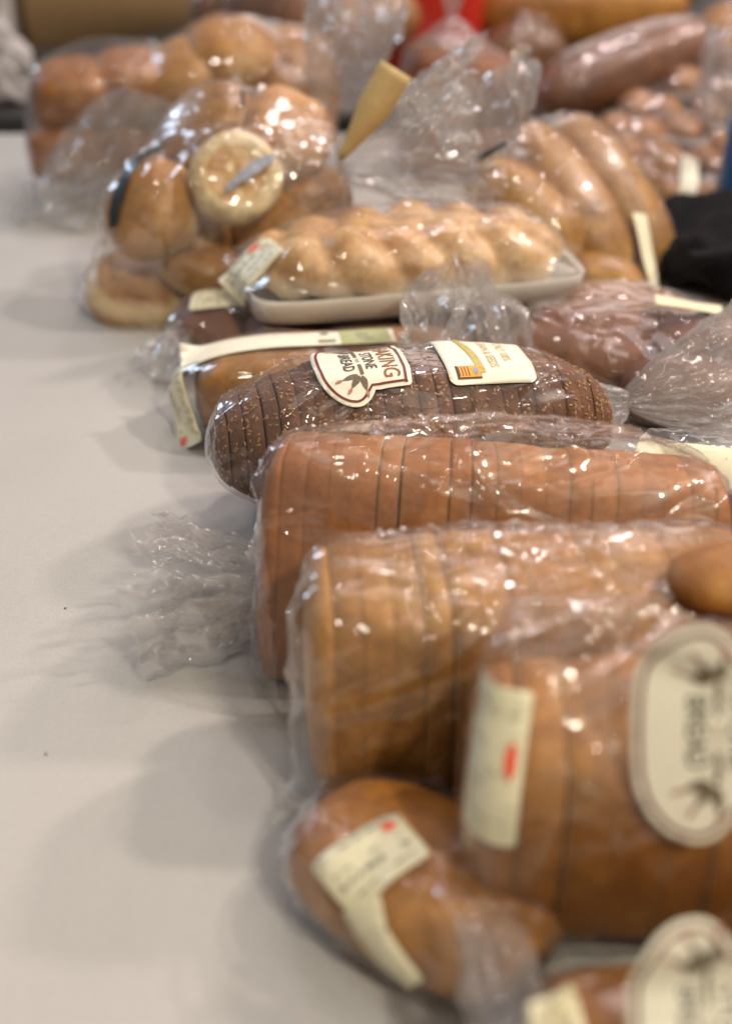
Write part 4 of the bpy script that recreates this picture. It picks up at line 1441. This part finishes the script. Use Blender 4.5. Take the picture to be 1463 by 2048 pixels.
t_V = thing('bagged_loaf', 'long purplish-brown loaf in a shiny bag, slanting below the crusty golden loaf', 'bread loaf', (0.32, 1.95, 0), LOAVES)
a = between('loaf', t_V, 'crust_red', PY(1075, 205, 1.86), PY(1420, 70, 1.98), 0.050, 0.046, 9)
bag(t_V, [a], extra=[PY(1420, 40, 1.98)], voxel=0.0042, sag=0.1, creases=40, camp=0.002, seed=171, mat='film_soft')

t_W = thing('bag_of_rolls', 'bag heaped with many small round brown rolls at the far right', 'bag of rolls', (0.38, 1.7, 0), 'bags of rolls and buns')
ws = []
for i, (px, py) in enumerate([(1370, 168), (1325, 226), (1228, 262), (1292, 272), (1362, 268), (1250, 312), (1322, 318), (1412, 235), (1290, 358), (1412, 402), (1440, 300), (1352, 348), (1215, 318), (1450, 355), (1455, 190), (1400, 330), (1275, 215), (1340, 395)]):
    ws.append(lump('roll', t_W, 'crust_amber', 0.0255, 0.0255, 0.022, PY(px, py, 1.60 + (420 - py) * 0.0011), (0, 0, i), noise_amp=0.05, seed=i, nu=26, nv=16))
bW, bvW = bag(t_W, ws, extra=[PY(1440, 130, 1.9)], voxel=0.0042, sag=0.8, creases=30, camp=0.002, seed=181, mat='film_crisp',
    tails=[dict(neck=PY(1425, 255, 1.66), d=(0.25, 0.05, 0.9), side=(1, 0, -0.2), length=0.10, hw=0.045, th=0.025, seed=35, pleats=9, amp=0.005, lam=0.024, ns=44, nt_=120, flare=0.5, neck_r=0.014)])
dW = decal_n(bvW, PY(1385, 348, 1.62), (0.1, -0.85, 0.5), R(70), (0.040, 0.014), n=16)
price_sticker(dW, t_W, 0.064, 0.020, 15, (0.3, 0.0), mat='cream_white', redsize=(0.001, 0.001), lines=False)

M['blue'] = plain('blue_card', (0.012, 0.09, 0.24, 1), 0.45, 0.05, 60)
t = thing('blue_packet', 'dark blue packet cut off by the right edge', 'packet', (0.46, 1.6, 0))
v, f = box_geo(0.06, 0.03, 0.085, 0.004)
link('packet', v, f, M['blue'], t, xf(PY(1502, 320, 1.58) + Vector((0, 0, 0)), (0, R(4), R(6))))

# near-black lump added to stand for the dark, shaded gap here
t = thing('gap_shade_lump', 'near-black lump standing for the dark gap right of the long golden rolls', 'bag', (0.42, 1.42, 0))
v, f = ellipsoid(0.18, 0.13, 0.034, 90, 50, 0.3, 0.16, 4, pw=0.75)
v = np.array([tuple(q) for q in v])
v = v + crumple(v, np.random.default_rng(4), 0.008, 0.06, 8)
link('gap_shade', v, f, M['dark_gap'], t, xf((0.475, 1.39, 0.028), (0, 0, R(-12))))
hv, hf = [], []
for i in range(41):
    q = math.pi * i / 40
    c_ = Vector((0.36 + 0.05 * math.cos(q), 1.30 + 0.02 * math.sin(2 * q), 0.052 + 0.012 * math.sin(q)))
    for s_ in (-1, 1):
        for dz in (0, 0.002):
            hv.append(c_ + Vector((0, s_ * 0.012, dz)))
for i in range(40):
    b0, b1 = i * 4, i * 4 + 4
    hf += [(b0, b0 + 2, b1 + 2, b1), (b0 + 1, b1 + 1, b1 + 3, b0 + 3), (b0, b1, b1 + 1, b0 + 1), (b0 + 2, b0 + 3, b1 + 3, b1 + 2)]
link('gap_shade_strip', hv, hf, M['dark_gap'], t)

# cardboard box beyond
M['card'] = plain('cardboard', (0.52, 0.33, 0.16, 1), 0.75, 0.06, 40)
M['card_dark'] = plain('cardboard_inside', (0.20, 0.11, 0.05, 1), 0.8, 0.06, 40)
t = thing('cardboard_box', 'plain brown cardboard box on the dark table at the back left', 'box', (-0.45, 2.55, 0))
bc = P(70, 100, 0.0)
bx = Matrix.Translation((bc.x, bc.y, 0)) @ Euler((0, 0, R(36)), 'XYZ').to_matrix().to_4x4()
bl, bd, bh = 0.46, 0.05, 0.24
for (lx, ly, lz, ox, oy, oz) in ((bl, 0.005, bh, bl / 2, 0, bh / 2), (bl, 0.005, bh, bl / 2, bd, bh / 2), (0.005, bd - 0.006, bh, 0.0025, bd / 2, bh / 2), (0.005, bd - 0.006, bh, bl - 0.0025, bd / 2, bh / 2), (bl - 0.012, bd - 0.006, 0.005, bl / 2, bd / 2, 0.003)):
    v, f = box_geo(lx, ly, lz)
    link('panel', v, f, M['card'], t, bx @ Matrix.Translation((ox, oy, oz)))
M['pale'] = plain('pale_grey_card', (0.55, 0.51, 0.48, 1), 0.6, 0.06, 10)
t = thing('white_carton', 'pale grey carton at the far left edge beside the cardboard box', 'box', (-0.72, 2.5, 0))
v, f = box_geo(0.22, 0.2, 0.3, 0.004)
link('carton', v, f, M['pale'], t, xf((PY(-60, 50, 2.5).x - 0.026, 2.5, 0.151), (0, 0, R(4))))
t = thing('white_bag', 'crumpled white bag in front of the pale carton at the far left', 'bag', (-0.55, 2.1, 0))
v, f = ellipsoid(0.05, 0.05, 0.06, 70, 40, 0.2, 0.2, 8)
v = np.array([tuple(q) for q in v])
v = v + crumple(v, np.random.default_rng(9), 0.009, 0.035, 7)
link('sack', v, f, plain('white_polythene', (0.46, 0.43, 0.42, 1), 0.4, 0.04, 50), t, xf(((PY(22, 180, 2.10).x - 0.02), 2.10, 0.052)))

t_Y = thing('bagged_loaf', 'brown loaf far behind the golden bun bag, left of the red tub', 'bread loaf', (-0.05, 1.98, 0), LOAVES)
a = lump('loaf', t_Y, 'crust_roll', 0.10, 0.06, 0.055, PY(690, 45, 1.98), (0, R(-6), 0), noise_amp=0.05, seed=13)
b_ = lump('loaf', t_Y, 'crust_dark', 0.08, 0.06, 0.05, PY(560, 10, 2.02), (0, 0, 0), noise_amp=0.05, seed=14)
bag(t_Y, [a, b_], extra=[PY(720, -20, 2.0)], voxel=0.0045, sag=0.2, creases=60, camp=0.003, seed=191, mat='film_soft')

# near-black sheet added for the shaded gaps between bags at the back right
gx, gy = 60, 40
cv = np.array([(0.20 + 0.40 * i / gx, 1.50 + 0.41 * j / gy, 0.006) for j in range(gy + 1) for i in range(gx + 1)])
cd = crumple(cv, np.random.default_rng(12), 0.004, 0.09, 6)
cv[:, 2] = np.maximum(0.003, cv[:, 2] + cd[:, 2])
cv[:, :2] += cd[:, :2] * 2
cf = [(j * (gx + 1) + i, j * (gx + 1) + i + 1, (j + 1) * (gx + 1) + i + 1, (j + 1) * (gx + 1) + i) for j in range(gy) for i in range(gx)]
t = thing('gap_shade_sheet', 'near-black sheet standing for shaded gaps beneath the bag of small round rolls', 'gap_shade', (0.4, 1.7, 0))
link('gap_shade', cv, cf, M['dark_gap'], t)

# a few crumbs on the bare table
for i, (px, py) in enumerate([(131, 1216), (622, 1275), (92, 1508)]):
    p = P(px, py, 0.0006)
    v, f = ellipsoid(0.0008 + 0.0002 * (i % 3), 0.0006, 0.0005, 10, 7, 0.2, 0.3, i)
    o = link('crumb', v, f, M['crust_dark'], None, xf(p, (0, 0, i)))
    o['label'] = 'tiny dark bread crumb lying on the bare table left of the loaves'
    o['category'] = 'crumb'
    o['group'] = 'crumbs on the table'

# more bagged loaves crowding the far rows
for i, (a, b_, r_, mt, lab) in enumerate((
        (PY(1395, 150, 2.02), PY(1500, 40, 2.10), 0.050, 'crust_amber', 'golden loaf end at the top right corner, behind the long purplish loaf'),
        (PY(960, 118, 2.02), PY(1130, 105, 2.04), 0.040, 'crust_dark', 'very dark loaf in the gap beneath the crusty golden loaf'),
        (PY(385, 45, 2.05), PY(520, 12, 2.08), 0.045, 'crust_dark', 'dark loaf behind the golden buns, beside the cardboard box'))):
    t = thing('bagged_loaf', lab, 'bread loaf', ((a.x + b_.x) / 2, a.y, 0), LOAVES)
    o = between('loaf', t, mt, a, b_, r_, seed=20 + i)
    bag(t, [o], extra=[a.lerp(b_, 0.5) + Vector((0, 0, r_ * 1.5))], voxel=0.005, sag=0.1, creases=40, camp=0.004, seed=201 + i, mat='film_soft')
